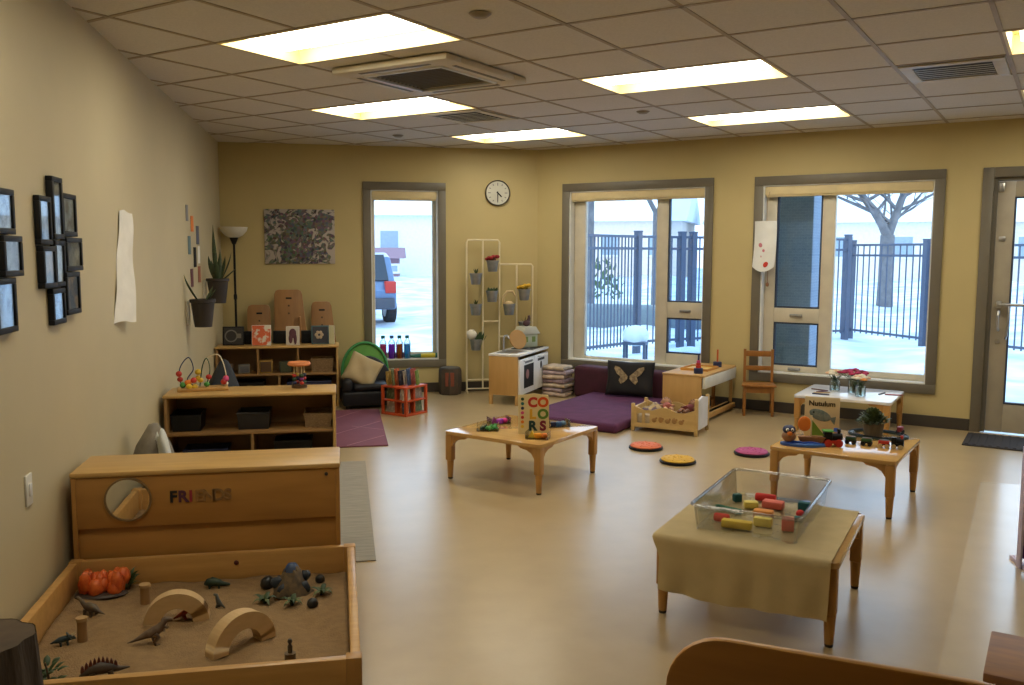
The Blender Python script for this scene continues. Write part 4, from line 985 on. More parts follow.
smallbox(-.93, .11, .085, flat('grey_card_box', (.18, .17, .15)), flat('dusk', (.10, .10, .11)), 'small grey box beside the brown one in the back shelf')
smallbox(-.72, .13, .125, flat('mustard', (.36, .22, .04)), BROWN, 'mustard yellow box in the middle of the back shelf')
smallbox(-.53, .12, .11, flat('shadow_green', (.04, .05, .035)), flat('moss', (.06, .07, .04)), 'dark green box in the back shelf beside the mustard one')
bin_(-.17, 9.18, .345, .22, .2, .13, wick, 'brown wicker basket in the right bay of the back shelf', 'baskets in the back shelf')
for x, w, lab in ((-.92, .36, 'left'), (-.30, .44, 'right')): bin_(x, 9.17, .05, w, .22, .20, NAVY if w > .4 else M['black'], 'dark bin in the bottom bay of the back shelf, %s one' % lab, 'bins low in the back shelf')

# mats on the floor
mb = MB(); mb.sheet(lambda u, v: (-.03 + u * .195 + .012 * v, 4.40 + v * 2.18, .006 + .001 * math.sin(v * 30)), 4, 40, .005)
t = mb.build('woven_rug', M['greyrug'], None, 60); tag(t, 'narrow grey striped woven rug on the floor right of the cabinets', 'rug')
mb = MB(); mb.box(-.15, .375, 7.08, 8.74, .0, .012, .004); 
t = mb.build('floor_mat', M['plum'], None, 30); tag(t, 'plum coloured mat with pale lines on the floor before the armchair', 'mat')
mb = MB()
for (xa, ya, xb, yb) in ((-.1, 7.5, .36, 8.1), (.05, 7.1, .36, 7.45), (-.1, 8.2, .2, 8.7), (.1, 7.9, .36, 7.7)):
    dv = Vector((xb - xa, yb - ya, 0)); pn = Vector((-dv.y, dv.x, 0)).normalized() * .006
    mb.slab([(xa + pn.x, ya + pn.y), (xb + pn.x, yb + pn.y), (xb - pn.x, yb - pn.y), (xa - pn.x, ya - pn.y)], .0122, .0135)
mb.build('line_pattern', flat('pale_plum', (.34, .17, .22), .8), t, 0)
# dark beanbag slumped against the wall between the two shelf units
mb = MB()
mb.lathe([(0, 0), (.20, .01), (.26, .10), (.25, .24), (.17, .42), (.10, .56), (.04, .66), (0, .68)], seg=28)
for v in mb.bm.verts:
    a = math.atan2(v.co.y, v.co.x); k = 1 + .05 * math.sin(4 * a + v.co.z * 8) + .03 * math.sin(7 * a - v.co.z * 5); v.co.x = v.co.x * k * .85 + .05 * v.co.z; v.co.y *= k
tag(mb.build('beanbag', flat('slate_navy', (.018, .022, .032), .8), None, 80, (-.955, 7.5, 0)), 'dark slate beanbag slumped by the left wall behind the bead maze', 'beanbag')

# ------------------------------------------------------------------ play tables
def play_table(label, ox, oy, th, w, d, h, topm, legw=.05):
    a = R(th); c = Vector((ox, oy, 0)) + Vector((math.cos(a), math.sin(a), 0)) * w / 2 + Vector((-math.sin(a), math.cos(a), 0)) * d / 2
    t = thing('play_table', label, 'table', c, a, 'low square play tables')
    x, y = w / 2, d / 2
    mb = MB(); mb.slab(rrect(w, d, .03, 4, -x, -y), h - .026, h, bev=.004); mb.build('tabletop', topm, t, 30)
    for sx in (-1, 1):
        for sy in (-1, 1):
            X = Matrix.Translation((sx * (x - .006), sy * (y - .006), 0)) @ Matrix.Diagonal((-sx, -sy, 1, 1))
            mb = MB()
            mb.box(0, legw, 0, legw, .13, h - .027, .006, None, X)
            mb.lathe([(.0, .012), (.018, .012), (.0225, .10), (.0245, .13), (0, .13)], (legw / 2, legw / 2, 0), 16, None, X)
            br = [(legw, h - .027), (legw + .13, h - .027), (legw + .11, h - .042), (legw + .06, h - .05), (legw + .025, h - .068), (legw, h - .105)]
            mb.prism(br, .008, .030, None, X); mb.prism(br, .008, .030, None, X @ Matrix(((0, 1, 0, 0), (1, 0, 0, 0), (0, 0, 1, 0), (0, 0, 0, 1))))
            bmesh.ops.recalc_face_normals(mb.bm, faces=mb.bm.faces[:])
            l = mb.build('leg', M['leg'], t, 35)
            mb = MB(); mb.lathe([(0, 0), (.016, 0), (.018, .014), (0, .014)], (legw / 2, legw / 2, 0), 14, None, X); bmesh.ops.recalc_face_normals(mb.bm, faces=mb.bm.faces[:]); mb.build('foot', M['terracotta'], l, 40)
    return t, c, a
t1, c1, a1 = play_table('low wooden play table with the upright letter book, nearest the middle of the room', .695, 5.975, -45.5, .785, .765, .333, M['table'])
t2, c2, a2 = play_table('low wooden play table covered by the tan cloth', 1.315, 3.522, -39.8, .75, .77, .350, M['table'])
t3, c3, a3 = play_table('low wooden play table with the toy train and potted plant', 2.631, 5.065, -45.3, .745, .79, .350, M['table'])
t4, c4, a4 = play_table('white topped low play table under the window with the flower vases', 3.868, 7.034, -42.9, .79, .74, .330, M['whitetop'])
def onto(name, label, cat, x, y, z, rz=0, group=None): return thing(name, label, cat, (x, y, z), rz, group)

# cloth over the nearest table
random.seed(2)
mb = MB(); Z = .350
w, dd = .75, .77
def cf(u, v):
    x = -w / 2 - .006 + u * (w - .022)
    L = dd + .004; drop = .215 + .012 * math.sin(u * 5) + .02 * u; s = v * (L + .02 + drop)
    wob = .0025 * math.sin(x * 23 + s * 9) * math.sin(s * 17 - x * 7)
    if s <= L: return (x, dd / 2 + .002 - s, Z + .0035 + abs(wob) * .8)
    q = s - L
    if q < .02: a = q / .02 * PI / 2; return (x, -dd / 2 - .002 - .013 * math.sin(a), Z + .0035 - .013 * (1 - math.cos(a)))
    q -= .02; f = q / drop
    return (x + .034 * min(1, q * 14) * (1 - u) - .006 * f * u, -dd / 2 - .015 - .012 * f * (.6 + .5 * math.sin(u * 17 + f * 1.5)) - .006 * math.sin(u * 31) * f, Z - .0095 - q)
mb.sheet(cf, 60, 60, .0025)
tag(mb.build('tablecloth', M['cloth'], None, 80, (c2.x, c2.y, 0), a2), 'tan cloth draped over the nearest low table, hanging down one side', 'tablecloth')

# clear tub and its foam blocks
ZT = .3562
tc_ = Vector((1.893, 3.672, ZT)); ta = R(-39.9)
t = thing('plastic_tub', 'large clear plastic tub of coloured blocks on the tan cloth', 'tub', tc_, ta)
bw, bd_, tw, td, th_ = .212, .35, .226, .364, .115
mb = MB()
def rr(w, d, z, r=.03): return [(x, y, z) for x, y in rrect(2 * w, 2 * d, r, 4, -w, -d)]
rings = [rr(bw, bd_, .0), rr(bw + .002, bd_ + .002, .004), rr(tw, td, th_), rr(tw - .004, td - .004, th_), rr(bw - .002, bd_ - .002, .006), ]
vs = [[mb.bm.verts.new(p) for p in q] for q in rings]; n = len(vs[0])
mb.bm.faces.new(vs[0][::-1]); mb.bm.faces.new(vs[-1])
for A, B in zip(vs, vs[1:]):
    for i in range(n): mb.bm.faces.new((A[i], A[(i + 1) % n], B[(i + 1) % n], B[i]))
bmesh.ops.recalc_face_normals(mb.bm, faces=mb.bm.faces[:]); mb.build('basin', M['acrylic'], t, 40)
mb = MB(); mb.tube(rr(tw + .006, td + .006, th_ - .003, .036), .0075, 8, closed=True); mb.build('rim', clear('rim_acrylic', (.88, .90, .92), .85, .22, .08), t, 60)
SALMON = flat('salmon_foam', (.72, .16, .12), .8); FRED = flat('red_foam', (.60, .03, .025), .8); FYEL = flat('yellow_foam', (.72, .50, .03), .8); FLEM = flat('lemon_foam', (.75, .62, .14), .8)
FORG = flat('orange_foam', (.75, .30, .06), .8); FTEAL = flat('teal_foam', (.01, .10, .11), .8); FGRN = flat('green_foam', (.05, .20, .13), .8)
ZB = ZT + .0065
for x, y, rz, sx, sy, sz, m, shape, lab in (
    (1.865, 3.89, 0, .045, .04, .045, FTEAL, 'b', 'dark teal cube in the clear tub near its far left side'),
    (2.0, 3.865, -40, .11, .045, .045, FRED, 'c', 'red cylinder at the back of the clear tub'),
    (1.885, 3.785, -20, .075, .05, .035, FLEM, 'b', 'pale yellow block behind the green bar in the tub'),
    (1.985, 3.76, -42, .11, .065, .04, SALMON, 'b', 'salmon pink block in the middle of the tub'),
    (1.752, 3.735, -55, .15, .04, .03, FGRN, 'c', 'long green cylinder bar at the left in the tub'),
    (1.655, 3.60, -40, .075, .05, .045, FRED, 'c', 'short red block at the left front of the tub'),
    (1.682, 3.505, -36, .15, .05, .04, FYEL, 'b', 'long yellow block at the front of the tub'),
    (1.87, 3.63, -38, .10, .055, .04, FORG, 'b', 'orange block in the middle front of the tub'),
    (1.81, 3.515, -36, .09, .055, .045, FLEM, 'b', 'lemon yellow block at the front of the tub'),
    (1.885, 3.435, -30, .06, .055, .065, SALMON, 'b', 'upright salmon red block at the right front of the tub'),
    (2.035, 3.60, 0, .045, .045, .04, FRED, 's', 'red ball at the right side of the tub'),
    (1.99, 3.535, -40, .045, .035, .03, FTEAL, 'b', 'small dark green block by the red ball in the tub'),
    (2.10, 3.685, -40, .06, .045, .05, FTEAL, 'b', 'teal block in the far right corner of the tub')):
    sx, sy, sz = sx * .86, sy * .86, sz * .86
    mb = MB()
    if shape == 'b': mb.box(-sx / 2, sx / 2, -sy / 2, sy / 2, 0, sz, .006)
    elif shape == 'c': mb.lathe([(0, -sx / 2), (sz * .44, -sx / 2), (sz / 2, -sx / 2 + .005), (sz / 2, sx / 2 - .005), (sz * .44, sx / 2), (0, sx / 2)], seg=24, X=Matrix.Translation((0, 0, sz / 2)) @ Matrix.Rotation(R(90), 4, 'Y'))
    else: mb.ell((0, 0, sz / 2), (sx / 2, sy / 2, sz / 2))
    tag(mb.build('foam_block', m, None, 40, (x, y, ZB), R(rz)), lab, 'block', 'foam blocks in the clear tub')

# table with the letter book -------------------------------------------------
Z1 = .333
t = onto('board_book', 'upright cream picture book with big coloured letters on the middle table', 'book', 1.275, 5.755, Z1, R(-9), None)
bw, bh = .205, .272
mb = MB(); mb.prism([(-bw / 2, 0), (bw / 2, 0), (bw / 2, bh - .02), (bw / 2 - .02, bh - .006), (0, bh + .006), (-bw / 2 + .02, bh - .006), (-bw / 2, bh - .02)], 0, .006); mb.build('front_cover', flat('book_cream', (.74, .62, .33), .55), t, 30)
mb = MB(); mb.box(-bw / 2 + .006, bw / 2 - .004, .0065, .026, .004, bh - .02); mb.build('pages', PAPER, t, 0)
mb = MB(); mb.box(-bw / 2, bw / 2, 0, .006, 0, bh - .01, .001, None, Matrix.Translation((0, .027, 0)) @ Matrix.Rotation(R(-8), 4, 'X')); mb.build('back_cover', flat('book_cream', (.74, .62, .33)), t, 30)
for ch, x, z, c in (('C', -.008, .215, RED), ('O', .062, .215, flat('vermilion', (.65, .08, .01))), ('L', -.008, .135, flat('book_yellow', (.72, .40, .03))), ('O', .062, .135, flat('olive_green', (.10, .22, .03))), ('R', -.008, .055, flat('ink_green', (.01, .05, .045))), ('S', .062, .055, flat('plum_ink', (.20, .01, .04)))):
    o = text(ch, .088, .001, c, 'letter', t, Matrix.Translation((x, -.001, z)) @ FACE, bold=.05); o['label'] = {'C': 'red', 'O': 'red orange' if z > .2 else 'green', 'L': 'yellow', 'R': 'dark green', 'S': 'plum'}[ch] + ' letter ' + ch
for k, c in enumerate((DKGREEN, TEAL, NAVY, PINK, RED, ORANGE, YELLOW)):
    mb = MB(); mb.lathe([(0, 0), (.011, 0), (.011, .002), (0, .002)], seg=14, X=Matrix.Translation((-.076, 0, .24 - k * .031)) @ Matrix.Rotation(R(90), 4, 'X')); mb.build('colour_dot', c, t, 40)
def tray(x, y, rz, label, items, kind):
    t = onto('acrylic_tray', label, 'tray', x, y, Z1, R(rz), 'clear trays on the middle table')
    mb = MB(); w, d, h = .075, .05, .05
    mb.box(-w, w, -d, d, 0, .004); mb.build('base', M['acrylic'], t, 0)
    for b in ((-w, -w + .004, -d, d), (w - .004, w, -d, d)): mb = MB(); mb.box(*b, .0042, h); mb.build('side', clear('tray_edge', (.86, .88, .9), .9, .30, .1), t, 0)
    mb = MB(); mb.box(-w + .0045, w - .0045, d - .004, d, .0042, h * .9); mb.build('back', M['acrylic'], t, 0)
    ca, sa = math.cos(R(rz)), math.sin(R(rz))
    for k, (lx, ly, m, shp, lab) in enumerate(items):
        mb = MB()
        if shp == 'frog':
            mb.ell((0, 0, .014), (.024, .018, .014)); mb.ell((.02, 0, .022), (.014, .013, .011))
            for sy in (-1, 1): mb.ell((.026, sy * .008, .033), (.005, .005, .005), seg=10); mb.tube([(-.012, sy * .014, .012), (-.004, sy * .03, .016), (-.016, sy * .032, .004)], [.007, .006, .005], 8); mb.tube([(.016, sy * .012, .012), (.022, sy * .022, .004)], [.005, .004], 8)
        elif shp == 'block': mb.box(-.022, .022, -.018, .018, 0, .032, .004)
        elif shp == 'tri': mb.prism([(-.028, 0), (.028, 0), (0, .045)], -.012, .012, bev=.002)
        else: mb.lathe([(0, 0), (.018, .004), (.024, .016), (.018, .03), (0, .036)], seg=18)
        o = mb.build({'frog': 'toy_frog', 'block': 'toy_block', 'tri': 'toy_triangle'}.get(shp, 'toy_bead'), m, None, 50, (x + lx * ca - ly * sa, y + lx * sa + ly * ca, Z1 + .0045), R(rz + 35 * k))
        tag(o, lab, 'toy', 'small toys in the clear trays')
tray(.995, 5.945, -12, 'clear tray of green toys at the left of the middle table', [(-.035, .0, DKGREEN, 'frog', 'dark green toy frog, left in the green tray'), (.005, -.012, GREEN, 'frog', 'green toy frog in the middle of the green tray'), (.042, .008, flat('leaf_green', (.05, .33, .07)), 'frog', 'bright green toy frog, right in the green tray')], 0)
tray(1.11, 6.165, 10, 'clear tray of pink and purple toys behind the letter book', [(-.035, 0, PURPLE, 'tri', 'purple toy triangle in the tray behind the letter book'), (.005, -.01, VIOLET, 'block', 'violet toy block in the tray behind the letter book'), (.045, .0, MAGENTA, 'bead', 'magenta toy bead nearest the letter book')], 0)
tray(1.275, 5.62, -25, 'clear tray of yellow and orange toys in front of the letter book', [(-.04, 0, YELLOW, 'tri', 'yellow toy triangle in front of the letter book'), (.0, -.008, flat('amber', (.80, .33, .02)), 'block', 'amber toy block in front of the letter book'), (.042, .0, ORANGE, 'bead', 'orange toy bead in front of the letter book')], 0)
tray(1.50, 5.985, 6, 'clear tray of blue toys at the right of the middle table', [(-.04, .0, NAVY, 'block', 'navy toy block in the right hand tray'), (.0, -.008, flat('mid_blue', (.03, .10, .25)), 'block', 'mid blue toy block in the right hand tray'), (.04, .005, flat('steel_blue', (.10, .20, .33)), 'bead', 'pale blue toy bead in the right hand tray')], 0)

# table with the train ------------------------------------------------------------
Z3 = .350
t = onto('picture_book', 'upright cream picture book with a fish on the cover on the train table', 'book', 3.085, 5.235, Z3, R(-34))
bw, bh = .215, .265
mb = MB(); mb.box(-bw / 2, bw / 2, 0, .004, 0, bh, .001); mb.build('front_cover', flat('fish_cover', (.62, .50, .30), .5), t, 30)
mb = MB(); mb.box(-bw / 2 + .004, bw / 2 - .004, .0045, .014, .003, bh - .004); mb.build('pages', PAPER, t, 0)
mb = MB(); mb.box(-bw / 2, bw / 2, 0, .004, 0, bh, .001, None, Matrix.Translation((0, .015, 0)) @ Matrix.Rotation(R(-9), 4, 'X')); mb.build('back_cover', flat('fish_cover', (.62, .50, .30)), t, 30)
text('Nutulum', .046, .0008, flat('title_brown', (.06, .04, .015)), 'title', t, Matrix.Translation((0, -.001, .225)) @ FACE)
mb = MB(); mb.ell((-.01, -.001, .15), (.07, .003, .036), rot=Euler((0, R(18), 0))); mb.prism([(.045, .135), (.088, .145), (.08, .09)], -.002, .0); mb.build('fish_picture', mat('fish_ink', (.10, .15, .15), (.20, .24, .22), rough=.6, scale=40), t, 60)
mb = MB(); mb.ell((-.05, -.0035, .168), (.006, .002, .006)); mb.build('fish_eye', M['black'], t, 60)

# sailing toy: blue wave base is its own thing, boat and bird stand on it
t = onto('wave_board', 'blue wave shaped wooden board at the left of the train table', 'toy', 2.845, 5.03, Z3, R(-25))
mb = MB(); mb.slab([(.135 * math.cos(a) * (1 + .08 * math.sin(3 * a)), .052 * math.sin(a) * (1 + .12 * math.sin(4 * a + 1))) for a in [2 * PI * k / 48 for k in range(48)]], 0, .02, bev=.004); mb.build('board', mat('wave_blue', (.03, .09, .42), (.05, .16, .50), rough=.4, scale=14), t, 40)
mb = MB(); mb.tube([(-.10, -.02, .02), (-.05, .0, .026), (0, -.02, .024), (.05, .0, .026), (.10, -.015, .02)], .006, 8); mb.build('wave_ridge', BLUE, t, 60)
t = onto('toy_penguin', 'round toy bird with a dark blue and white head on the blue board', 'toy', 2.77, 5.075, Z3 + .02, R(-110))
mb = MB(); mb.ell((0, 0, .036), (.042, .045, .036)); mb.build('body', flat('bird_tan', (.30, .14, .05)), t, 60)
mb = MB(); mb.ell((0, 0, .078), (.040, .040, .030)); mb.build('cap', NAVY, t, 60)
for sy in (-1, 1): mb = MB(); mb.ell((.036, sy * .015, .083), (.008, .010, .010)); e = mb.build('eye', PAPER, t, 60); mb = MB(); mb.ell((.043, sy * .014, .083), (.003, .005, .005)); mb.build('pupil', M['black'], e, 60)
mb = MB(); mb.lathe([(.018, 0), (.011, .014), (0, .026)], seg=14, X=Matrix.Translation((.03, 0, .06)) @ Matrix.Rotation(R(90), 4, 'Y')); mb.build('beak', ORANGE, t, 60)
t = onto('toy_sailboat', 'toy sailboat with green and orange sails on the blue board', 'toy', 2.895, 5.03, Z3 + .02, R(-28)); t.scale = (1.35, 1.2, 1.5)
mb = MB(); mb.prism([(-.045, .0), (.045, .0), (.065, .026), (-.06, .026)], -.018, .018, bev=.003); mb.build('hull', flat('hull_brown', (.25, .10, .03)), t, 40)
mb = MB(); mb.cyl((0, 0, .026), (0, 0, .115), .004); mb.build('mast', CREAM, t, 40)
mb = MB(); mb.prism([(.004, .032), (.06, .032), (.004, .095)], -.004, .004, bev=.001); mb.build('sail', flat('moss_green', (.16, .28, .03)), t, 40); 
mb = MB(); mb.ell((-.03, 0, .078), (.03, .008, .032)); o = mb.build('sail', ORANGE, t, 60); o['label'] = 'orange round sail'

# train set
t = onto('toy_train_track', 'dark oval toy train track on the low table', 'toy track', 3.50, 5.235, Z3, R(-48))
mb = MB()
op = [(.19 * math.cos(a), .155 * math.sin(a)) for a in [2 * PI * k / 48 for k in range(48)]]
ip = [(.15 * math.cos(a), .115 * math.sin(a)) for a in [2 * PI * k / 48 for k in range(48)]]
va = [[mb.bm.verts.new((x, y, z)) for x, y in q] for q, z in ((op, 0), (op, .012), (ip, .012), (ip, 0))]
for A, B in zip(va, va[1:] + va[:1]):
    for i in range(48): mb.bm.faces.new((A[i], A[(i + 1) % 48], B[(i + 1) % 48], B[i]))
bmesh.ops.recalc_face_normals(mb.bm, faces=mb.bm.faces[:]); mb.build('roadbed', flat('track_green', (.012, .035, .035)), t, 40)
for s in (.92, 1.06):
    mb = MB(); mb.tube([(x * .9 * s, y * .885 * s, .014) for x, y in op], .003, 6, closed=True); mb.build('rail', M['black'], t, 60)
def wheels(t, xs, y, r, m):
    for x in xs:
        for sy in (-1, 1): mb = MB(); mb.cyl((x, sy * y, r), (x, sy * (y + .008), r), r, seg=20); mb.build('wheel', m, t, 40)
def tx(x, y, rz, name, label): return onto(name, label, 'toy train', x, y, Z3, R(rz), 'toy train cars')
t = tx(3.02, 4.99, -15, 'toy_locomotive', 'red and black toy locomotive leading in front of the track'); t.scale = (1.1, 1.1, 1.1)
mb = MB(); mb.box(-.05, .05, -.022, .022, .018, .036, .004); mb.build('chassis', RED, t, 30)
mb = MB(); mb.cyl((-.005, 0, .055), (.052, 0, .055), .02, seg=20); mb.build('boiler', M['black'], t, 40)
mb = MB(); mb.box(-.05, -.006, -.023, .023, .036, .085, .004); mb.build('cab', M['black'], t, 30)
mb = MB(); mb.box(-.056, 0, -.027, .027, .085, .093, .003); o = mb.build('cab_roof', GREEN, t, 30)
mb = MB(); mb.lathe([(0, .07), (.008, .07), (.012, .10), (0, .10)], (.035, 0, 0), 14); mb.build('chimney', M['black'], t, 40)
wheels(t, (-.03, .03), .024, .022, RED)
t = onto('toy_figure', 'small toy figure in a blue hat and white coat beside the locomotive', 'figure', 3.11, 5.10, Z3, R(-100))
mb = MB(); mb.lathe([(0, 0), (.018, 0), (.02, .02), (.012, .05), (0, .055)], seg=16); mb.build('coat', PAPER, t, 60)
mb = MB(); mb.ell((0, 0, .065), (.014, .014, .015)); mb.build('head', flat('toy_skin', (.55, .32, .2)), t, 60)
mb = MB(); mb.lathe([(.02, .07), (.016, .074), (.014, .09), (0, .092)], seg=16); mb.build('hat', BLUE, t, 60)
for x, y, rz, m, lab in ((3.175, 5.035, -38, DKGREEN, 'dark green toy wagon behind the locomotive'), (3.245, 4.97, -40, flat('wagon_green', (.03, .10, .03)), 'green toy wagon next to the red one'), (3.315, 4.895, -42, RED, 'red toy wagon with cream wheels at the front of the track')):
    t = tx(x, y, rz, 'toy_wagon', lab); t.scale = (.88, .88, .88)
    mb = MB(); mb.box(-.038, .038, -.02, .02, .018, .028, .003); mb.build('chassis', M['black'], t, 30)
    mb = MB(); mb.box(-.035, .035, -.022, .022, .028, .052, .004); mb.build('body', m, t, 30)
    mb = MB(); mb.box(-.03, .03, -.017, .017, .0525, .056, .002); mb.build('load', BROWN, t, 30)
    wheels(t, (-.022, .022), .021, .015, flat('wheel_cream', (.55, .42, .22)) if m is RED else M['black'])
t = tx(3.375, 4.845, -40, 'toy_locomotive', 'black toy locomotive with a red funnel behind the red wagon')
mb = MB(); mb.box(-.035, .035, -.018, .018, .018, .034, .003); mb.build('chassis', M['black'], t, 30)
mb = MB(); mb.cyl((-.005, 0, .05), (.036, 0, .05), .016); mb.build('boiler', M['black'], t, 40)
mb = MB(); mb.box(-.035, -.005, -.018, .018, .034, .072, .003); mb.build('cab', M['black'], t, 30)
mb = MB(); mb.lathe([(0, .062), (.006, .062), (.01, .085), (0, .085)], (.024, 0, 0), 12); mb.build('chimney', RED, t, 40)
wheels(t, (-.02, .02), .019, .015, flat('wheel_cream', (.55, .42, .22)))
t = tx(3.63, 5.19, 40, 'toy_wagon', 'maroon toy wagon alone at the far right of the track'); t.location.z = Z3 + .017; t.scale = (.8, .8, .8)
mb = MB(); mb.box(-.034, .034, -.02, .02, .018, .06, .008); mb.build('body', flat('maroon_paint', (.22, .02, .05)), t, 30)
wheels(t, (-.018, .018), .019, .015, M['black'])

# potted plant
random.seed(8)
t = onto('potted_plant', 'grey ribbed pot with a small olive green shrub inside the train track', 'plant', 3.455, 5.225, Z3)
mb = MB(); mb.lathe([(0, 0), (.055, 0), (.066, .085), (.068, .092), (.061, .092), (.056, .082), (0, .08)], seg=32); mb.build('pot', mat('pot_grey', (.17, .15, .12), (.13, .115, .09), rough=.8, scale=20, stretch=(3, 3, .3), bump=.2), t, 40)
mb = MB(); mb.lathe([(0, .081), (.055, .082)], seg=20, cap=False); mb.build('soil', M['bark'], t, 0)
mb = MB()
for k in range(330):
    a = rnd(0, 2 * PI); e = rnd(.1, 1.6); r0 = rnd(.02, .09); q = Vector((r0 * math.cos(a) * math.sin(e), r0 * math.sin(a) * math.sin(e), .085 + .085 * math.cos(e) * rnd(.3, 1)))
    mb.blade(q, q + Vector((.036 * math.cos(a) * math.sin(e), .036 * math.sin(a) * math.sin(e), .024 * math.cos(e) + .004)), .010, (0, 0, .004), 4, M['leaf2'] if k % 3 else M['leaf'])
mb.build('foliage', M['leaf2'], t, 60)

# white table with flowers ---------------------------------------------------------
Z4 = .330
def vase(x, y, label, cols, n, hh=.085, r=.032, spread=.05):
    t = onto('flower_vase', label, 'vase', x, y, Z4, 0, 'flower jars on the white table'); t.scale = (1.4, 1.4, 1.15)
    mb = MB(); mb.lathe([(0, 0), (r * .9, .001), (r, .01), (r, hh * .8), (r * .8, hh), (r * .75, hh), (r * .93, hh * .78), (r * .93, .012), (0, .006)], seg=24); mb.build('glass_jar', M['glassjar'], t, 60)
    mb = MB(); mb.lathe([(0, .008), (r * .9, .013), (r * .9, hh * .5), (0, hh * .5)], seg=20); mb.build('water', clear('jar_water', (.86, .93, .93), .3, .04), t, 60)
    for k in range(n):
        a = 2.4 * k + .3; rr_ = spread * math.sqrt((k + .3) / n); p = Vector((rr_ * math.cos(a), rr_ * math.sin(a), hh + .045 + .03 * (1 - rr_ / spread)))
        mb = MB(); mb.tube([(.008 * math.cos(a + 2), .008 * math.sin(a + 2), .01), (p.x * .4, p.y * .4, hh), p], .0018, 5); mb.build('stem', M['leaf'], t, 60)
        mb = MB()
        for q in range(7):
            b = q * 2 * PI / 6; d_ = .012 if q < 6 else 0; mb.ell(p + Vector((d_ * math.cos(b), d_ * math.sin(b), .004 if q < 6 else .009)), (.011, .011, .008), seg=8)
        mb.build('flower', cols[k % len(cols)], t, 60)
    for k in range(5):
        a = k * 1.3; mb = MB(); mb.blade((0, 0, hh), (spread * 1.1 * math.cos(a), spread * 1.1 * math.sin(a), hh + .03), .010, (0, 0, .012), 5); mb.build('leaf', M['leaf'], t, 60)
CRIM = flat('crimson_petal', (.38, .012, .07), .7); PEACH = flat('peach_petal', (.75, .48, .30), .7); IVORY = flat('ivory_petal', (.72, .66, .52), .7)
vase(4.33, 7.15, 'small glass jar of peach and white flowers, left on the white table', [PEACH, IVORY, flat('pale_green_petal', (.45, .5, .3))], 8)
vase(4.41, 6.985, 'tallest glass jar with crimson red flowers on the white table', [CRIM, CRIM, flat('deep_red_petal', (.25, .01, .03))], 16, .11, .034, .085)
vase(4.375, 6.825, 'small glass jar of cream and orange flowers, right front on the white table', [IVORY, PEACH, IVORY, flat('orange_petal', (.72, .28, .05))], 9)
for x, y, rz, m, lab in ((4.20, 7.13, 20, flat('pen_plum', (.10, .03, .08)), 'dark plum pencil on the white table, left of the vases'), (4.22, 7.22, -60, flat('pen_brown', (.12, .06, .05)), 'brown pencil lying behind the plum one'), (4.10, 6.98, -45, NAVY, 'dark blue pencil along the front edge of the white table'),
                         (4.655, 6.93, 35, flat('pen_grey', (.10, .10, .12)), 'dark grey pencil on the right of the white table'), (4.71, 6.84, -30, flat('pen_rose', (.40, .14, .18)), 'rose pink pencil on the right of the white table'), (4.155, 7.06, -10, flat('pen_tan', (.45, .33, .18)), 'tan pencil at the left of the white table')):
    mb = MB(); mb.tube([(-.075, 0, .006), (.06, 0, .006), (.075, 0, .006)], [.006, .006, .001], 6); tag(mb.build('pencil', m, None, 30, (x, y, Z4), R(rz)), lab, 'pencil', 'pencils on the white table')

# ------------------------------------------------------------------ reading corner under the narrow window
t = thing('toddler_armchair', 'small black armchair below the narrow window with a cream cushion', 'armchair', (.29, 9.0, 0), R(4)); t.scale = (1.03, 1.0, 1.06)
def soft(x0, x1, y0, y1, z0, z1, b): mb = MB(); mb.box(x0, x1, y0, y1, z0, z1, b, seg=4); return mb
soft(-.27, .27, -.20, .22, .03, .17, .03).build('base', M['blackfab'], t, 60)
soft(-.17, .17, -.205, .12, .172, .235, .03).build('seat_cushion', M['blackfab'], t, 60)
for sx in (-1, 1):
    a_, b_ = sorted((sx * .172, sx * .275)); m_ = soft(a_, b_, -.21, .14, .16, .29, .045); m_.build('armrest', M['blackfab'], t, 60)
mb = MB(); mb.prism([(.26 * math.cos(a), .17 + .315 * math.sin(a)) for a in [PI * k / 20 for k in range(21)]], .125, .225, None, Matrix.Rotation(R(-8), 4, 'X'), .03); mb.build('backrest', M['blackfab'], t, 60)
for sx in (-.22, .22):
    for sy in (-.15, .17): mb = MB(); mb.cyl((sx, sy, 0), (sx, sy, .032), .018); mb.build('foot', M['black'], t, 40)
def pillow(mb, w, h, th, n=18):
    def f(sg):
        def g(u, v):
            x, y = u * 2 - 1, v * 2 - 1
            e = max(0, (1 - x ** 4) * (1 - y ** 4)) ** .5
            k = 1 - .06 * (1 - abs(x)) * abs(y) ** 3; k2 = 1 - .06 * (1 - abs(y)) * abs(x) ** 3
            return (x * w / 2 * k2, sg * th / 2 * e - .006 * math.sin(x * 6 + y * 4) * e * (sg < 0), y * h / 2 * k)
        return g
    mb.sheet(f(-1), n, n); mb.sheet(f(1), n, n); bmesh.ops.remove_doubles(mb.bm, verts=mb.bm.verts[:], dist=1e-4); bmesh.ops.recalc_face_normals(mb.bm, faces=mb.bm.faces[:])
mb = MB(); mb.M = Matrix.Rotation(R(-22), 4, 'X') @ Matrix.Rotation(R(28), 4, 'Y'); pillow(mb, .33, .31, .11); 
o = mb.build('cushion', mat('cream_cushion', (.42, .33, .19), (.38, .30, .17), rough=.9, scale=12), None, 80, (.225, 8.93, .37), R(6)); tag(o, 'cream cushion tilted on the black armchair', 'cushion')

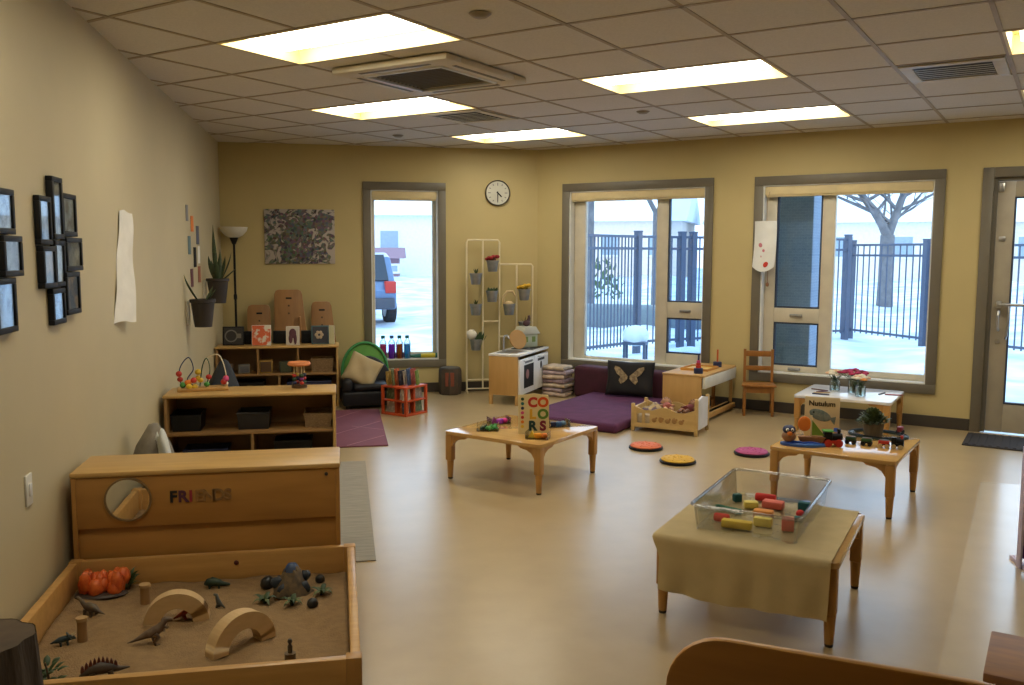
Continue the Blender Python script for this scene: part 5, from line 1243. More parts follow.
t = thing('pop_up_tunnel', 'green fabric play pod with mesh rim behind the black armchair', 'play tent', (.26, 9.52, 0))
mb = MB(); mb.sheet(lambda u, v: (.225 * math.cos(PI * 2 * u) * (1 - .25 * v), -.17 + .34 * v, .31 + .29 * math.sin(2 * PI * u) * (1 - .2 * v)), 36, 8, .006); mb.build('shell', LIME, t, 80)
mb = MB(); mb.tube([(.235 * math.cos(2 * PI * k / 40), -.175, .31 + .30 * math.sin(2 * PI * k / 40)) for k in range(40)], .014, 8, closed=True); mb.build('rim', MINT, t, 80)
mb = MB(); mb.tube([(.19 * math.cos(2 * PI * k / 40), .175, .31 + .25 * math.sin(2 * PI * k / 40)) for k in range(40)], .012, 8, closed=True); mb.build('rim', MINT, t, 80)
mb = MB(); mb.sheet(lambda u, v: (.22 * v * math.cos(2 * PI * u), -.165 - .05 * (1 - v * v), .31 + .28 * v * math.sin(2 * PI * u)), 32, 6, .004); mb.build('cover', mat('pod_cover', (.12, .34, .07), (.10, .28, .06), rough=.8), t, 80)

# red book cube
t = thing('book_box', 'red orange cube shaped book box with open shelves beside the armchair', 'book box', (.61, 8.53, 0), R(-45.2))
rbm = mat('red_orange_lacquer', (.50, .07, .015), (.44, .06, .012), rough=.4); s_ = .158
for z0, z1 in ((.0, .018), (.135, .147), (.262, .28)): mb = MB(); mb.box(-s_, s_, -s_, s_, z0, z1, .003); mb.build('shelf_board', rbm, t, 30)
for sx in (-1, 1):
    for sy in (-1, 1): mb = MB(); a_, b_ = sorted((sx * s_, sx * (s_ - .026))); c_, d_ = sorted((sy * s_, sy * (s_ - .026))); mb.box(a_, b_, c_, d_, .018, .262, .003); mb.build('post', rbm, t, 30)
mb = MB(); mb.box(-.012, .012, -s_ + .03, s_ - .03, .018, .262); mb.box(-s_ + .03, s_ - .03, -.012, .012, .018, .262); mb.build('divider', rbm, t, 0)
ca, sa = math.cos(R(-45.2)), math.sin(R(-45.2))
bcols = [((.40, .25, .05)), ((.10, .12, .05)), ((.45, .10, .03)), ((.02, .02, .03)), ((.5, .46, .40)), ((.03, .06, .14)), ((.30, .05, .03)), ((.14, .22, .04))]
random.seed(20)
def book(lx, ly, z, w, th, h, rz, c, label, group, tilt=0):
    t = thing('picture_book', label, 'book', (.61 + lx * ca - ly * sa, 8.53 + lx * sa + ly * ca, z), R(-45.2 + rz), group)
    Xl = Matrix.Rotation(R(tilt), 4, 'X')
    m = mat('book_jacket', c, tuple(min(1, q * 1.6 + .08) for q in c), rough=.5, scale=22, lo=.5, hi=.62)
    mb = MB(); mb.box(-w / 2, w / 2, -th / 2, -th / 2 + .002, 0, h, 0, None, Xl); mb.box(-w / 2, w / 2, th / 2 - .002, th / 2, 0, h, 0, None, Xl); mb.box(-w / 2, -w / 2 + .003, -th / 2 + .002, th / 2 - .002, 0, h, 0, None, Xl); mb.build('cover', m, t, 0)
    mb = MB(); mb.box(-w / 2 + .0032, w / 2 - .004, -th / 2 + .0022, th / 2 - .0022, .003, h - .003, 0, None, Xl); mb.build('pages', PAPER, t, 0)
WHERE = ['leaning in the top of the red book box, nearest the armchair', 'standing in the top of the red book box, second from the armchair', 'standing in the top of the red book box, third from the armchair', 'in the middle of the row on the red book box', 'on the red book box, just right of the middle', 'on the red book box, third from the right', 'on the red book box, second from the right', 'on the red book box, farthest right']
NAMEC = ['mustard', 'dark green', 'rust', 'black', 'white', 'navy', 'red', 'lime green']
for k in range(8):
    u = -.12 + k * .034
    book(u * .78 + (.02 if k % 2 else -.02), u * .78 - (.02 if k % 2 else -.02), .281, .105, .014, .13 + .03 * ((k * 3) % 4) / 3, 100 + 9 * ((k * 5) % 3), bcols[k], '%s book %s' % (NAMEC[k], WHERE[k]), 'picture books on the red box', -6)
k = 0
for (lx, ly, rz, nm) in ((-.085, -.10, 0, 'left face'), (.085, -.10, 0, 'left face'), (.10, -.085, 90, 'right face'), (.10, .085, 90, 'right face')):
    for z, lv in ((.019, 'lower'), (.148, 'upper')):
        c = [(.35, .33, .28), (.08, .12, .05), (.40, .10, .02), (.45, .42, .38), (.04, .05, .07), (.50, .44, .34), (.12, .20, .12), (.30, .28, .26)][k]
        nmc = ['grey', 'green', 'orange', 'pale grey', 'dark slate', 'cream', 'sage', 'stone'][k]
        pos = 'left bay' if (lx < 0 or ly == -.085) else 'right bay'
        book(lx, ly, z, .105, .012, .105, rz, c, '%s book in the %s %s of the red box, %s' % (nmc, lv, pos, nm), 'books inside the red box', -6); k += 1

# sensory bottles and rain stick on the sill
ZS = W1H[2] + .0125; LQ = {'magenta': (.80, .02, .30), 'violet': (.50, .05, .75), 'russet': (.70, .16, .03), 'sky blue': (.05, .50, .85)}
for x, m, nm in ((.475, MAGENTA, 'magenta'), (.57, VIOLET, 'violet'), (.655, flat('russet_liquid', (.45, .10, .02)), 'russet'), (.74, SKYBLUE, 'sky blue')):
    t = thing('sensory_bottle', '%s liquid filled clear bottle on the narrow window sill' % nm, 'bottle', (x, BY + .045, ZS), 0, 'coloured bottles on the sill'); t.scale = (1.2, 1.2, 1.38)
    mb = MB(); mb.lathe([(0, 0), (.027, 0), (.030, .01), (.030, .115), (0, .115)], seg=20); mb.build('liquid', liquid('liquid', LQ[nm]), t, 60)
    mb = MB(); mb.lathe([(.0305, .002), (.0325, .01), (.0325, .13), (.016, .155), (.014, .165), (.0125, .165), (.0305, .125), (.0305, .002)], seg=20, cap=False); mb.build('glass', M['glassjar'], t, 60)
    mb = MB(); mb.lathe([(0, .162), (.018, .162), (.018, .185), (0, .185)], seg=18); mb.build('cap', TEAL if nm != 'violet' else flat('cap_blue', (.06, .14, .40)), t, 40)
t = thing('rain_stick', 'yellow and green rain stick tube lying on the narrow window sill', 'toy', (.93, BY + .045, ZS))
mb = MB(); mb.cyl((-.04, 0, .028), (.12, 0, .028), .026); mb.build('tube', flat('stick_yellow', (.50, .40, .02)), t, 40)
mb = MB(); mb.cyl((-.19, 0, .022), (-.04, 0, .026), .014, .024); mb.build('handle', flat('stick_green', (.01, .12, .09)), t, 40)
mb = MB(); mb.cyl((.12, 0, .028), (.145, 0, .028), .028); mb.build('end_cap', flat('stick_green', (.01, .12, .09)), t, 40)

# drum-like box by the narrow window
t = thing('wooden_drum', 'dark brown barrel shaped stool with a rusty red patch below the narrow window', 'stool', (1.19, 9.63, 0), R(-10))
mb = MB(); mb.lathe([(0, 0), (.115, 0), (.125, .02), (.128, .14), (.125, .26), (.118, .285), (0, .29)], seg=8); mb.build('body', mat('rusty_wood', (.05, .038, .03), (.085, .06, .045), rough=.7, scale=9), t, 25)
mb = MB(); mb.box(-.045, .05, -.122, -.1185, .10, .25); mb.build('red_patch', flat('rust_red', (.24, .06, .03)), t, 0)
mb = MB(); mb.lathe([(.0, .2902), (.112, .2902), (.112, .296), (0, .296)], seg=8); mb.build('lid', flat('drum_lid', (.10, .10, .10)), t, 25)

# ------------------------------------------------------------------ plant trellis
t = thing('plant_trellis', 'cream metal trellis stand hung with small tin pots against the back wall', 'plant stand', (0, 9.70, 0))
def pipe(pts, nm='tube', r=.010): mb = MB(); mb.tube(pts, r, 8); mb.build(nm, M['cream'], t, 60)
pipe([(1.385, 0, 0), (1.385, 0, 1.66), (1.40, 0, 1.685), (1.735, 0, 1.685), (1.75, 0, 1.66), (1.75, 0, 0)], 'tall_frame')
pipe([(1.565, 0, 0.04), (1.565, 0, 1.68)], 'upright'); pipe([(1.75, 0, 1.42), (2.11, 0, 1.42), (2.125, 0, 1.40), (2.125, 0, 0)], 'low_frame'); pipe([(1.945, 0, .04), (1.945, 0, 1.42)], 'upright')
for z, xa, xb in ((.04, 1.385, 2.125), (.14, 1.385, 2.125), (.79, 1.57, 1.75), (.62, 1.75, 1.945)): pipe([(xa, 0, z), (xb, 0, z)], 'crossbar', .008)
for x in (1.385, 1.75, 2.125): pipe([(x, -.10, .01), (x, .08, .01)], 'foot', .009)
def pot(x, z, label, kind):
    q = thing('hanging_pot', label, 'plant pot', (x, 9.615, z - .065), 0, 'tin pots on the trellis'); q.scale = (1.12, 1.05, 1.1)
    mb = MB(); mb.lathe([(0, 0), (.045, 0), (.06, .10), (.064, .10), (.064, .112), (.056, .112), (.042, .012), (0, .012)], seg=20); mb.build('tin', M['tin'], q, 40)
    mb = MB(); mb.tube([(.0, .05, .095), (0, .075, .115), (0, .092, .105)], .004, 6); mb.build('hook', M['tin'], q, 60)
    mb = MB(); mb.lathe([(0, .094), (.052, .095)], seg=16, cap=False); mb.build('soil', M['bark'], q, 0)
    random.seed(int(x * 1000 + z * 100))
    if kind in ('red', 'yellow'):
        m = flat('red_petal', (.30, .012, .015), .7) if kind == 'red' else flat('golden_petal', (.60, .36, .02), .7)
        for k in range(10): a = k * 2.4; r = .05 * math.sqrt(k / 10); mb = MB(); mb.ell((r * math.cos(a) * 1.2, r * math.sin(a), .125 + .012 * (k % 3)), (.022, .02, .018), seg=8, jit=.1); mb.build('flower', m, q, 60)
        for k in range(5): a = k * 1.3; mb = MB(); mb.blade((0, 0, .1), (.06 * math.cos(a), .05 * math.sin(a), .16 if kind == 'red' else .13), .009); mb.build('leaf', M['leaf'], q, 60)
    elif kind == 'green':
        for k in range(22): a = rnd(0, 6.3); r = rnd(0, .05); mb = MB(); mb.blade((r * math.cos(a), r * math.sin(a), .1), (1.35 * r * math.cos(a), 1.35 * r * math.sin(a), rnd(.12, .15)), .012); mb.build('leaf', M['leaf'], q, 60)
    elif kind == 'white':
        mb = MB(); mb.ell((-.045, -.02, .16), (.05, .045, .05), jit=.08); mb.build('flower', flat('white_petal', (.75, .72, .64), .8), q, 60)
        for k in range(16): a = rnd(0, 6.3); r = rnd(0, .05); mb = MB(); mb.blade((.03 + r * math.cos(a), r * math.sin(a), .1), (.045 + 1.3 * r * math.cos(a), 1.3 * r * math.sin(a), rnd(.15, .19)), .013); mb.build('leaf', M['leaf'], q, 60)
    elif kind == 'hat':
        mb = MB(); mb.tube([(-.055 + .11 * (0), 0, .10), (-.06, 0, .18), (-.02, 0, .235), (.035, 0, .235), (.06, 0, .19)], [.012, .014, .014, .013, .010], 8); mb.ell((0, 0, .11), (.045, .04, .03)); mb.build('straw_bundle', flat('straw', (.60, .46, .26), .8), q, 60)
    elif kind == 'tuft':
        for k in range(7): a = k * .9; mb = MB(); mb.blade((0, 0, .1), (.03 * math.cos(a), .03 * math.sin(a), rnd(.13, .165)), .009); mb.build('leaf', M['leaf2'], q, 60)
    elif kind == 'sprig':
        for k in range(3): mb = MB(); mb.blade((0, 0, .1), (.06 - .05 * k, -.01, .19 - .02 * k), .006); mb.build('leaf', M['leaf2'], q, 60)
for x, z, lab, kd in ((1.66, 1.405, 'tin pot with red flowers, topmost on the trellis', 'red'), (1.475, 1.265, 'tin pot with a dark tuft, upper one in the left trellis column', 'tuft'), (1.655, 1.075, 'tin pot with dense dark green leaves under the red flowers', 'green'), (1.475, .93, 'tin pot with a small tuft, middle of the left trellis column', 'tuft'),
                     (1.845, .93, 'tin pot with a straw coloured bundle on the trellis', 'hat'), (2.015, 1.09, 'tin pot with golden yellow flowers on the right of the trellis', 'yellow'), (2.02, .73, 'tin pot with a thin sprig, lowest on the right of the trellis', 'sprig'), (1.475, .545, 'tin pot with a white bloom and leaves, lowest on the left of the trellis', 'white')): pot(x, z, lab, kd)

# ------------------------------------------------------------------ play kitchen
KA = R(-32.2)
t = thing('play_kitchen', 'white fronted birch play kitchen with sink and hob before the trellis', 'play kitchen', (1.50, 8.91, 0), KA)
kw, kd, kh = .335, .90, .521
mb = MB(); mb.box(-.004, kw + .006, -.006, kd, kh - .022, kh, .004); mb.build('worktop', M['white'], t, 30)
for y0 in (0, kd - .02): mb = MB(); mb.box(0, kw - .02, y0, y0 + .02, .10, kh - .023, .002); mb.build('side_panel', M['birch'], t, 30)
for x in (0, kw - .05):
    for y in (0, kd - .035): mb = MB(); mb.box(x, x + .035, y, y + .035, 0, .10, .003); mb.build('leg', M['birch'], t, 30)
mb = MB(); mb.box(0, .01, .02, kd - .02, .10, kh - .023); mb.box(.01, kw - .021, .02, kd - .02, .10, .115); mb.build('back_panel', M['white'], t, 0)
for k, (y0, y1) in enumerate(((.012, kd * .5 - .003), (kd * .5 + .003, kd - .004))):
    mb = MB(); mb.box(kw - .02, kw, y0, y1, .10, kh - .055, .004); dr = mb.build('door', M['white'], t, 30)
    if k == 0:
        mb = MB(); mb.box(kw + .0005, kw + .003, y0 + .12, y1 - .03, .16, .40, .001); mb.build('oven_window', M['black'], dr, 0)
        mb = MB(); mb.ell((kw + .003, y0 + .22, .30), (.002, .045, .05)); mb.build('baked_picture', flat('pink_brown', (.36, .16, .14)), dr, 60)
        mb = MB(); mb.box(kw + .0005, kw + .0025, y0 + .15, y1 - .06, .415, .44); mb.build('panel_print', GREY, dr, 0)
    else:
        mb = MB(); mb.box(kw + .0005, kw + .0025, y0 + .10, y0 + .31, .40, .425); mb.ell((kw + .001, y0 + .205, .35), (.002, .032, .042)); mb.build('door_print', flat('print_black', (.03, .028, .03)), dr, 60)
    mb = MB(); mb.cyl((kw + .022, y0 + .08, kh - .072), (kw + .022, y1 - .08, kh - .072), .006); mb.cyl((kw, y0 + .09, kh - .072), (kw + .022, y0 + .09, kh - .072), .004); mb.cyl((kw, y1 - .09, kh - .072), (kw + .022, y1 - .09, kh - .072), .004); mb.build('handle', M['white'], dr, 40)
mb = MB(); mb.box(.05, kw - .05, .08, .36, kh, kh + .006, .002); mb.build('sink_rim', M['metal'], t, 30)
mb = MB(); mb.box(.075, kw - .075, .105, .335, kh + .0062, kh + .007); mb.build('sink_basin', flat('basin_grey', (.12, .12, .12), .3), t, 0)
mb = MB(); mb.cyl((.06, .26, kh), (.06, .26, kh + .02), .018); mb.tube([(.06, .26, kh + .02), (.06, .26, kh + .13), (.075, .25, kh + .165), (.11, .235, kh + .17), (.135, .225, kh + .14)], .008, 8); mb.build('tap', M['metal'], t, 60)
mb = MB(); mb.box(.05, kw - .04, .50, .85, kh, kh + .005, .002); mb.build('hob', M['black'], t, 0)
for y in (.60, .76): mb = MB(); mb.lathe([(.045, 0), (.06, 0), (.06, .002), (.045, .002), (.045, 0)], (.17, y, kh + .0052), 24, cap=False); mb.build('hob_ring', M['tin'], t, 60)
ck, sk = math.cos(KA), math.sin(KA)
def K(x, y): return (1.50 + x * ck - y * sk, 8.91 + x * sk + y * ck)
x, y = K(.14, .46)
mb = MB(); mb.lathe([(0, 0), (.10, 0), (.105, .006), (.10, .014), (0, .014)], seg=32, X=Matrix.Translation((0, 0, .102)) @ Matrix.Rotation(R(72), 4, 'X')); tag(mb.build('chopping_board', flat('board_wood', (.40, .22, .07)), None, 40, (x, y, kh + .006), R(20)), 'round wooden board leaning on the play kitchen worktop', 'board')
x, y = K(.15, .70)
t = thing('toy_house', 'small pale toy house with a dark figure on its roof on the hob', 'toy', (x, y, kh + .0075), R(25)); t.scale = (1.25, 1.1, 1.45)
mb = MB(); mb.box(-.085, .085, -.06, .06, 0, .10, .006); mb.build('walls', flat('pale_green_wall', (.42, .46, .34)), t, 30)
mb = MB(); mb.prism([(-.105, .10), (.105, .10), (.055, .155), (-.055, .155)], -.075, .075, bev=.004); mb.build('roof', flat('house_roof', (.50, .50, .42)), t, 30)
for x_ in (-.04, .04): mb = MB(); mb.box(x_ - .018, x_ + .018, -.062, -.0605, .04, .08); mb.build('window', flat('olive_window', (.16, .24, .05)), t, 0)
mb = MB(); mb.ell((.0, 0, .178), (.035, .025, .024)); mb.tube([(.01, 0, .18), (.03, 0, .215), (.025, 0, .235)], [.018, .014, .010], 8); mb.build('dark_figure', flat('roof_figure', (.06, .02, .02)), t, 60)

# ------------------------------------------------------------------ stack of folded blankets, floor cushion, bolsters
random.seed(9)
p = P2(-4.625, 8.42)
for k in range(7):
    w = .135 + rnd(-.012, .012); h = .045; c = [(.55, .42, .34), (.46, .35, .38), (.62, .50, .38), (.40, .28, .32), (.60, .46, .36), (.52, .40, .42), (.60, .48, .36)][k]
    mb = MB(); mb.tube([(-w, -.10, .022), (w, -.10, .022)], .022, 10); mb.box(-w, w, -.10, .12, .001, .044, .018, seg=3)
    for v in mb.bm.verts: v.co.z += .004 * math.sin(v.co.x * 40 + k); v.co.y += .006 * math.sin(v.co.x * 30 + k * 2)
    tag(mb.build('folded_blanket', mat('blanket', c, tuple(q * .6 for q in c), rough=.95, scale=14), None, 80, (p.x + rnd(-.012, .012), p.y + rnd(-.012, .012), .0045 + k * .0475), AW + rnd(-.1, .1)),
        ['lowest', 'second lowest', 'third from the bottom', 'middle', 'third from the top', 'second from the top', 'topmost'][k] + ' folded blanket in the stack between kitchen and cushion', 'blanket', 'stack of folded blankets')
mb = MB(); mb.box(-4.2, -3.20, 6.86, 8.40, .0, .085, .03, seg=3); tag(mb.build('floor_cushion', M['purple'], None, 60, (0, 0, 0), AW), 'large purple velour floor cushion under the window', 'cushion')
for (s0, s1, lab) in ((-4.45, -3.95, 'burgundy bolster cushion left of the butterfly pillow'), (-3.935, -3.15, 'burgundy bolster cushion behind the butterfly pillow')):
    mb = MB(); mb.box(s0, s1, 8.42, 8.66, .0, .335, .05, seg=4)
    for v in mb.bm.verts: v.co.z += .006 * math.sin(v.co.x * 11) * (v.co.z > .2)
    tag(mb.build('bolster', M['burgundy'], None, 60, (0, 0, 0), AW), lab, 'cushion', 'burgundy bolsters under the window')
pp = P2(-3.72, 8.285)
t = thing('butterfly_pillow', 'black pillow printed with a pale butterfly on the purple cushion', 'pillow', (pp.x, pp.y, .085), AW + R(10))
mb = MB(); mb.M = Matrix.Translation((0, .01, .185)) @ Matrix.Rotation(R(-14), 4, 'X'); pillow(mb, .50, .36, .12); mb.build('cover', flat('pillow_black', (.012, .011, .013), .9), t, 80)
bfm = mat('butterfly_print', (.34, .26, .15), (.14, .10, .06), rough=.9, scale=40)
wing = [(0.012, .0), (.05, .035), (.10, .085), (.15, .10), (.155, .07), (.125, .02), (.085, -.01), (.10, -.05), (.075, -.085), (.04, -.06), (.012, -.03)]
def onp(x, z):
    X_, Z_ = x / .25, z / .18; e = max(0, (1 - X_ ** 4) * (1 - Z_ ** 4)) ** .5; return Vector((x, -.06 * e - .0025 - .006 * math.sin(X_ * 6 + Z_ * 4) * e * -1 * 0 + .0, z))
Xp = Matrix.Translation((0, .01, .185)) @ Matrix.Rotation(R(-14), 4, 'X')
for sg in (-1, 1):
    mb = MB(); mb.prism([(sg * x, z + .02) for x, z in wing], -.070, -.055, None, Xp)
    es = mb.bm.edges[:]; bmesh.ops.subdivide_edges(mb.bm, edges=es, cuts=2); bmesh.ops.triangulate(mb.bm, faces=mb.bm.faces[:]); 
    inv = Xp.inverted()
    for v in mb.bm.verts:
        q = inv @ v.co; d = -.0045 if q.y < -.062 else .002
        e = onp(q.x, q.z); v.co = Xp @ Vector((q.x, e.y + d - .003, q.z))
    mb.build('wing_print', bfm, t, 40)

# ------------------------------------------------------------------ mirror bench
t = thing('mirror_bench', 'low wooden storage bench with a long mirror along its side', 'bench', (2.95, 7.78, 0), AW)
bw, bl, bh = .405, .905, .445
for y in (0, bl - .02): mb = MB(); mb.box(0, bw - .03, y, y + .02, .0, bh - .02, .003); mb.build('end_panel', M['birch'], t, 30)
mb = MB(); mb.box(-.004, bw, -.004, bl, bh - .02, bh, .004); mb.build('top_board', M['birch'], t, 30)
mb = MB(); mb.box(0, .015, .021, bl - .021, .03, bh - .021); mb.build('back_panel', M['birch'], t, 0)
mb = MB(); mb.box(bw - .02, bw + .004, .0, bl - .002, bh - .125, bh - .021, .004); mb.build('white_panel', M['offwhite'], t, 30)
mb = MB(); mb.box(bw - .05, bw - .045, .022, bl - .022, .085, bh - .126); mb.build('mirror', M['mirror'], t, 0)
mb = MB(); mb.box(bw - .03, bw + .004, .0, bl - .002, .03, .075, .006); mb.build('bottom_rail', M['maple'], t, 30)
mb = MB(); mb.box(bw - .055, bw - .0505, .022, bl - .022, .03, bh - .022); mb.build('mirror_backing', M['black'], t, 0)
def Bm(x, y): q = Vector((2.95, 7.78, 0)) + U2 * x + N2 * y; return q.x, q.y
def stacker(x, y, label, rodm, cols):
    a, b = Bm(x, y); t = thing('stacking_toy', label, 'toy', (a, b, bh), 0, 'peg toys on the mirror bench')
    mb = MB(); mb.lathe([(0, 0), (.042, 0), (.042, .045), (.036, .05), (0, .05)], seg=24); mb.build('base', NAVY, t, 40)
    mb = MB(); mb.cyl((0, 0, .05), (0, 0, .17), .009); mb.build('peg', rodm, t, 40)
    for k, c in enumerate(cols): mb = MB(); mb.lathe([(.010, .051 + k * .024), (.024 - k * .003, .052 + k * .024), (.024 - k * .003, .072 + k * .024), (.010, .074 + k * .024), (.010, .051 + k * .024)], seg=20, cap=False); mb.build('ring', c, t, 40)
stacker(.30, .12, 'peg toy with red rings and navy base, near end of the mirror bench', NAVY, [RED, RED, PINK])
stacker(.29, .68, 'peg toy with a tall bare orange rod, far end of the mirror bench', flat('rod_orange', (.50, .10, .02)), [])
a, b = Bm(.20, .43); t = thing('wooden_tray', 'yellow wooden tray with rim on top of the mirror bench', 'tray', (a, b, bh), AW)
mb = MB(); mb.box(-.13, .13, -.15, .15, 0, .008); mb.build('base', flat('tray_yellow', (.66, .42, .09)), t, 0)
mb = MB(); ring(mb, -.135, .135, -.155, .155, .012, 0, .022, .003)
for v in mb.bm.verts: v.co = Vector((v.co.x, v.co.z, v.co.y))
bmesh.ops.recalc_face_normals(mb.bm, faces=mb.bm.faces[:]); mb.build('rim', flat('tray_orange', (.55, .26, .05)), t, 30)

# ------------------------------------------------------------------ doll bed
DA = AW + R(4)
dbp = Vector((2.50, 7.345, 0)); t = thing('doll_bed', 'small wooden doll bed with dolls standing before the mirror bench', 'doll bed', dbp, DA)
dw, dd_, dh = .595, .36, .235
pw = mat('pale_bed_wood', (.60, .42, .18), (.52, .35, .14), rough=.5, scale=4, stretch=(1, 6, 6))
def topz(x): return .205 + .02 * math.cos(x / dw * 4 * PI)
for y in (0, dd_ - .016):
    mb = MB()
    mb.box(.03, dw - .03, y, y + .016, .04, .075); mb.box(.03, dw - .03, y + .001, y + .015, .165, .19)
    for xa, xb in ((.03, .055), (.10, .125), (.17, dw - .03)): mb.box(xa, xb, y + .002, y + .014, .075, .165)
    mb.prism([(.03, .19)] + [(.03 + (dw - .06) * k / 24, topz(.03 + (dw - .06) * k / 24)) for k in range(25)] + [(dw - .03, .19)], y + .001, y + .015)
    pnl_ = mb.build('side_panel', pw, t, 0)
    if y == 0:
        mb = MB()
        for k in range(5): x_ = .21 + k * .06; mb.ell((x_, .0005, .11 + .008 * (k % 2)), (.022, .004, .02 + .006 * (k % 2)), seg=12); mb.ell((x_ + .02, .0005, .13), (.010, .004, .01), seg=10)
        mb.build('carving', flat('carving_wood', (.36, .20, .07)), pnl_, 60)
for x, hh in ((0, .245), (dw - .03, .32)):
    for y in (-.006, dd_ - .024): mb = MB(); mb.box(x, x + .03, y, y + .03, 0, hh, .006); mb.build('leg', pw, t, 30)
mb = MB(); mb.box(dw - .024, dw - .006, .0245, dd_ - .0245, .045, .30, .003); mb.prism([(.025 + 0, .30), (dd_ - .025, .30), (dd_ / 2, .325)], dw - .024, dw - .006, None, Matrix(((0, 1, 0, 0), (1, 0, 0, 0), (0, 0, 1, 0), (0, 0, 0, 1)))); o = mb.build('headboard', flat('white_board', (.72, .72, .74)), t, 0); o['label'] = 'white end board'
mb = MB(); mb.box(.006, .024, .0245, dd_ - .0245, .045, .21, .003); mb.build('footboard', pw, t, 0)
mb = MB(); mb.box(.025, dw - .025, .017, dd_ - .017, .045, .06); mb.build('slat_base', pw, t, 0)
mb = MB(); mb.box(.035, dw - .035, .025, dd_ - .025, .0605, .145, .02, seg=3); mb.build('mattress', flat('mattress_cream', (.5, .42, .32), .9), t, 60)
cd, sd = math.cos(DA), math.sin(DA)
def doll(x, y, rz, skin, hair, cloth, label):
    t = thing('baby_doll', label, 'doll', (dbp.x + x * cd - y * sd, dbp.y + x * sd + y * cd, .147), DA + R(rz), 'dolls in the doll bed')
    mb = MB()
    mb.tube([(0, -.02, .045), (0, .06, .05), (0, .09, .055)], [.034, .036, .018], 12); mb.ell((0, .125, .075), (.045, .045, .047))
    for sx in (-1, 1):
        mb.tube([(sx * .03, .075, .055), (sx * .058, .04, .06), (sx * .055, .0, .065)], [.015, .012, .010], 8); mb.tube([(sx * .018, -.02, .045), (sx * .028, -.07, .055), (sx * .026, -.115, .04)], [.020, .016, .012], 8)
        mb.ell((sx * .026, -.125, .048), (.012, .014, .018), seg=10); mb.ell((sx * .044, .125, .075), (.006, .010, .013), seg=8)
    mb.ell((0, .118, .122), (.006, .008, .006), seg=8)
    mb.build('body', skin, t, 80)
    mb = MB(); mb.tube([(0, -.04, .046), (0, .01, .048), (0, .07, .054)], [.041, .042, .036], 14); mb.build('romper', cloth, t, 80)
    mb = MB(); mb.ell((0, .14, .07), (.047, .042, .045)); mb.build('hair', hair, t, 80)
    for sx in (-1, 1): mb = MB(); mb.ell((sx * .016, .11, .116), (.005, .006, .004), seg=8); mb.build('eye', M['black'], t, 60)
SK1 = flat('doll_skin_brown', (.22, .095, .045), .5); SK2 = flat('doll_skin_tan', (.42, .22, .12), .5)
doll(.27, .19, 24, SK2, BROWN, flat('romper_rose', (.35, .10, .08), .9), 'tan skinned doll lying in the middle of the doll bed')
doll(.455, .17, -8, SK1, flat('doll_hair', (.03, .015, .01)), flat('romper_maroon', (.16, .03, .03), .9), 'brown skinned doll lying by the white end board of the bed')
mb = MB()
mb.sheet(lambda u, v: (-.10 + .2 * u, -.09 + .18 * v, .06 * math.sin(PI * u) ** .5 * math.sin(PI * v) ** .5 * (1 + .3 * math.sin(u * 9 + v * 5)) + .03), 16, 16, .012)
q = (dbp.x + .15 * cd - .18 * sd, dbp.y + .15 * sd + .18 * cd, .13); tag(mb.build('doll_blanket', mat('quilt', (.42, .32, .18), (.14, .10, .14), rough=.95, scale=18, lo=.45, hi=.55), None, 80, q, DA), 'crumpled tan and dark doll blanket at the foot of the doll bed', 'blanket')

# ------------------------------------------------------------------ little wooden chair
t = thing('wooden_chair', 'small honey coloured ladder back chair between the two wide windows', 'chair', (3.965, 7.885, 0), R(-24))
w, d, sh = .285, .245, .30
for sx in (-1, 1):
    x0, x1 = sorted((sx * w / 2, sx * (w / 2 - .026)))
    mb = MB(); mb.box(x0, x1, -d / 2, -d / 2 + .026, 0, sh - .016, .003); mb.build('leg', M['chairwood'], t, 30)
    mb = MB(); mb.prism([(-d / 2 + d - .026, 0), (d / 2, 0), (d / 2, sh), (d / 2 + .03, .62), (d / 2 + .008, .62), (d / 2 - .026, sh)], x0, x1, None, Matrix(((0, 1, 0, 0), (1, 0, 0, 0), (0, 0, 1, 0), (0, 0, 0, 1))))
    bmesh.ops.recalc_face_normals(mb.bm, faces=mb.bm.faces[:]); mb.build('back_post', M['chairwood'], t, 30)
mb = MB(); mb.slab([(-w / 2 - .018, -d / 2 - .02), (w / 2 + .018, -d / 2 - .02), (w / 2, d / 2 - .0265), (-w / 2, d / 2 - .0265)], sh - .015, sh + .004, bev=.003); mb.build('seat', M['chairwood'], t, 30)
mb = MB(); mb.box(-w / 2 + .0265, w / 2 - .0265, -d / 2 + .003, -d / 2 + .02, sh - .075, sh - .016); mb.build('apron', M['chairwood'], t, 0)
for sx in (-1, 1): x0, x1 = sorted((sx * (w / 2 - .004), sx * (w / 2 - .02))); mb = MB(); mb.box(x0, x1, -d / 2 + .0265, d / 2 - .0265, sh - .07, sh - .016); mb.box(x0, x1, -d / 2 + .0265, d / 2 - .0265, .10, .125); mb.build('side_rail', M['chairwood'], t, 0)
for z, h_ in ((.575, .055), (.435, .045)):
    yy = d / 2 + .03 * (z - sh) / .32; mb = MB(); mb.box(-w / 2 + .0262, w / 2 - .0262, yy - .014, yy + .004, z - h_ / 2, z + h_ / 2, .004); mb.build('back_slat', M['chairwood'], t, 30)

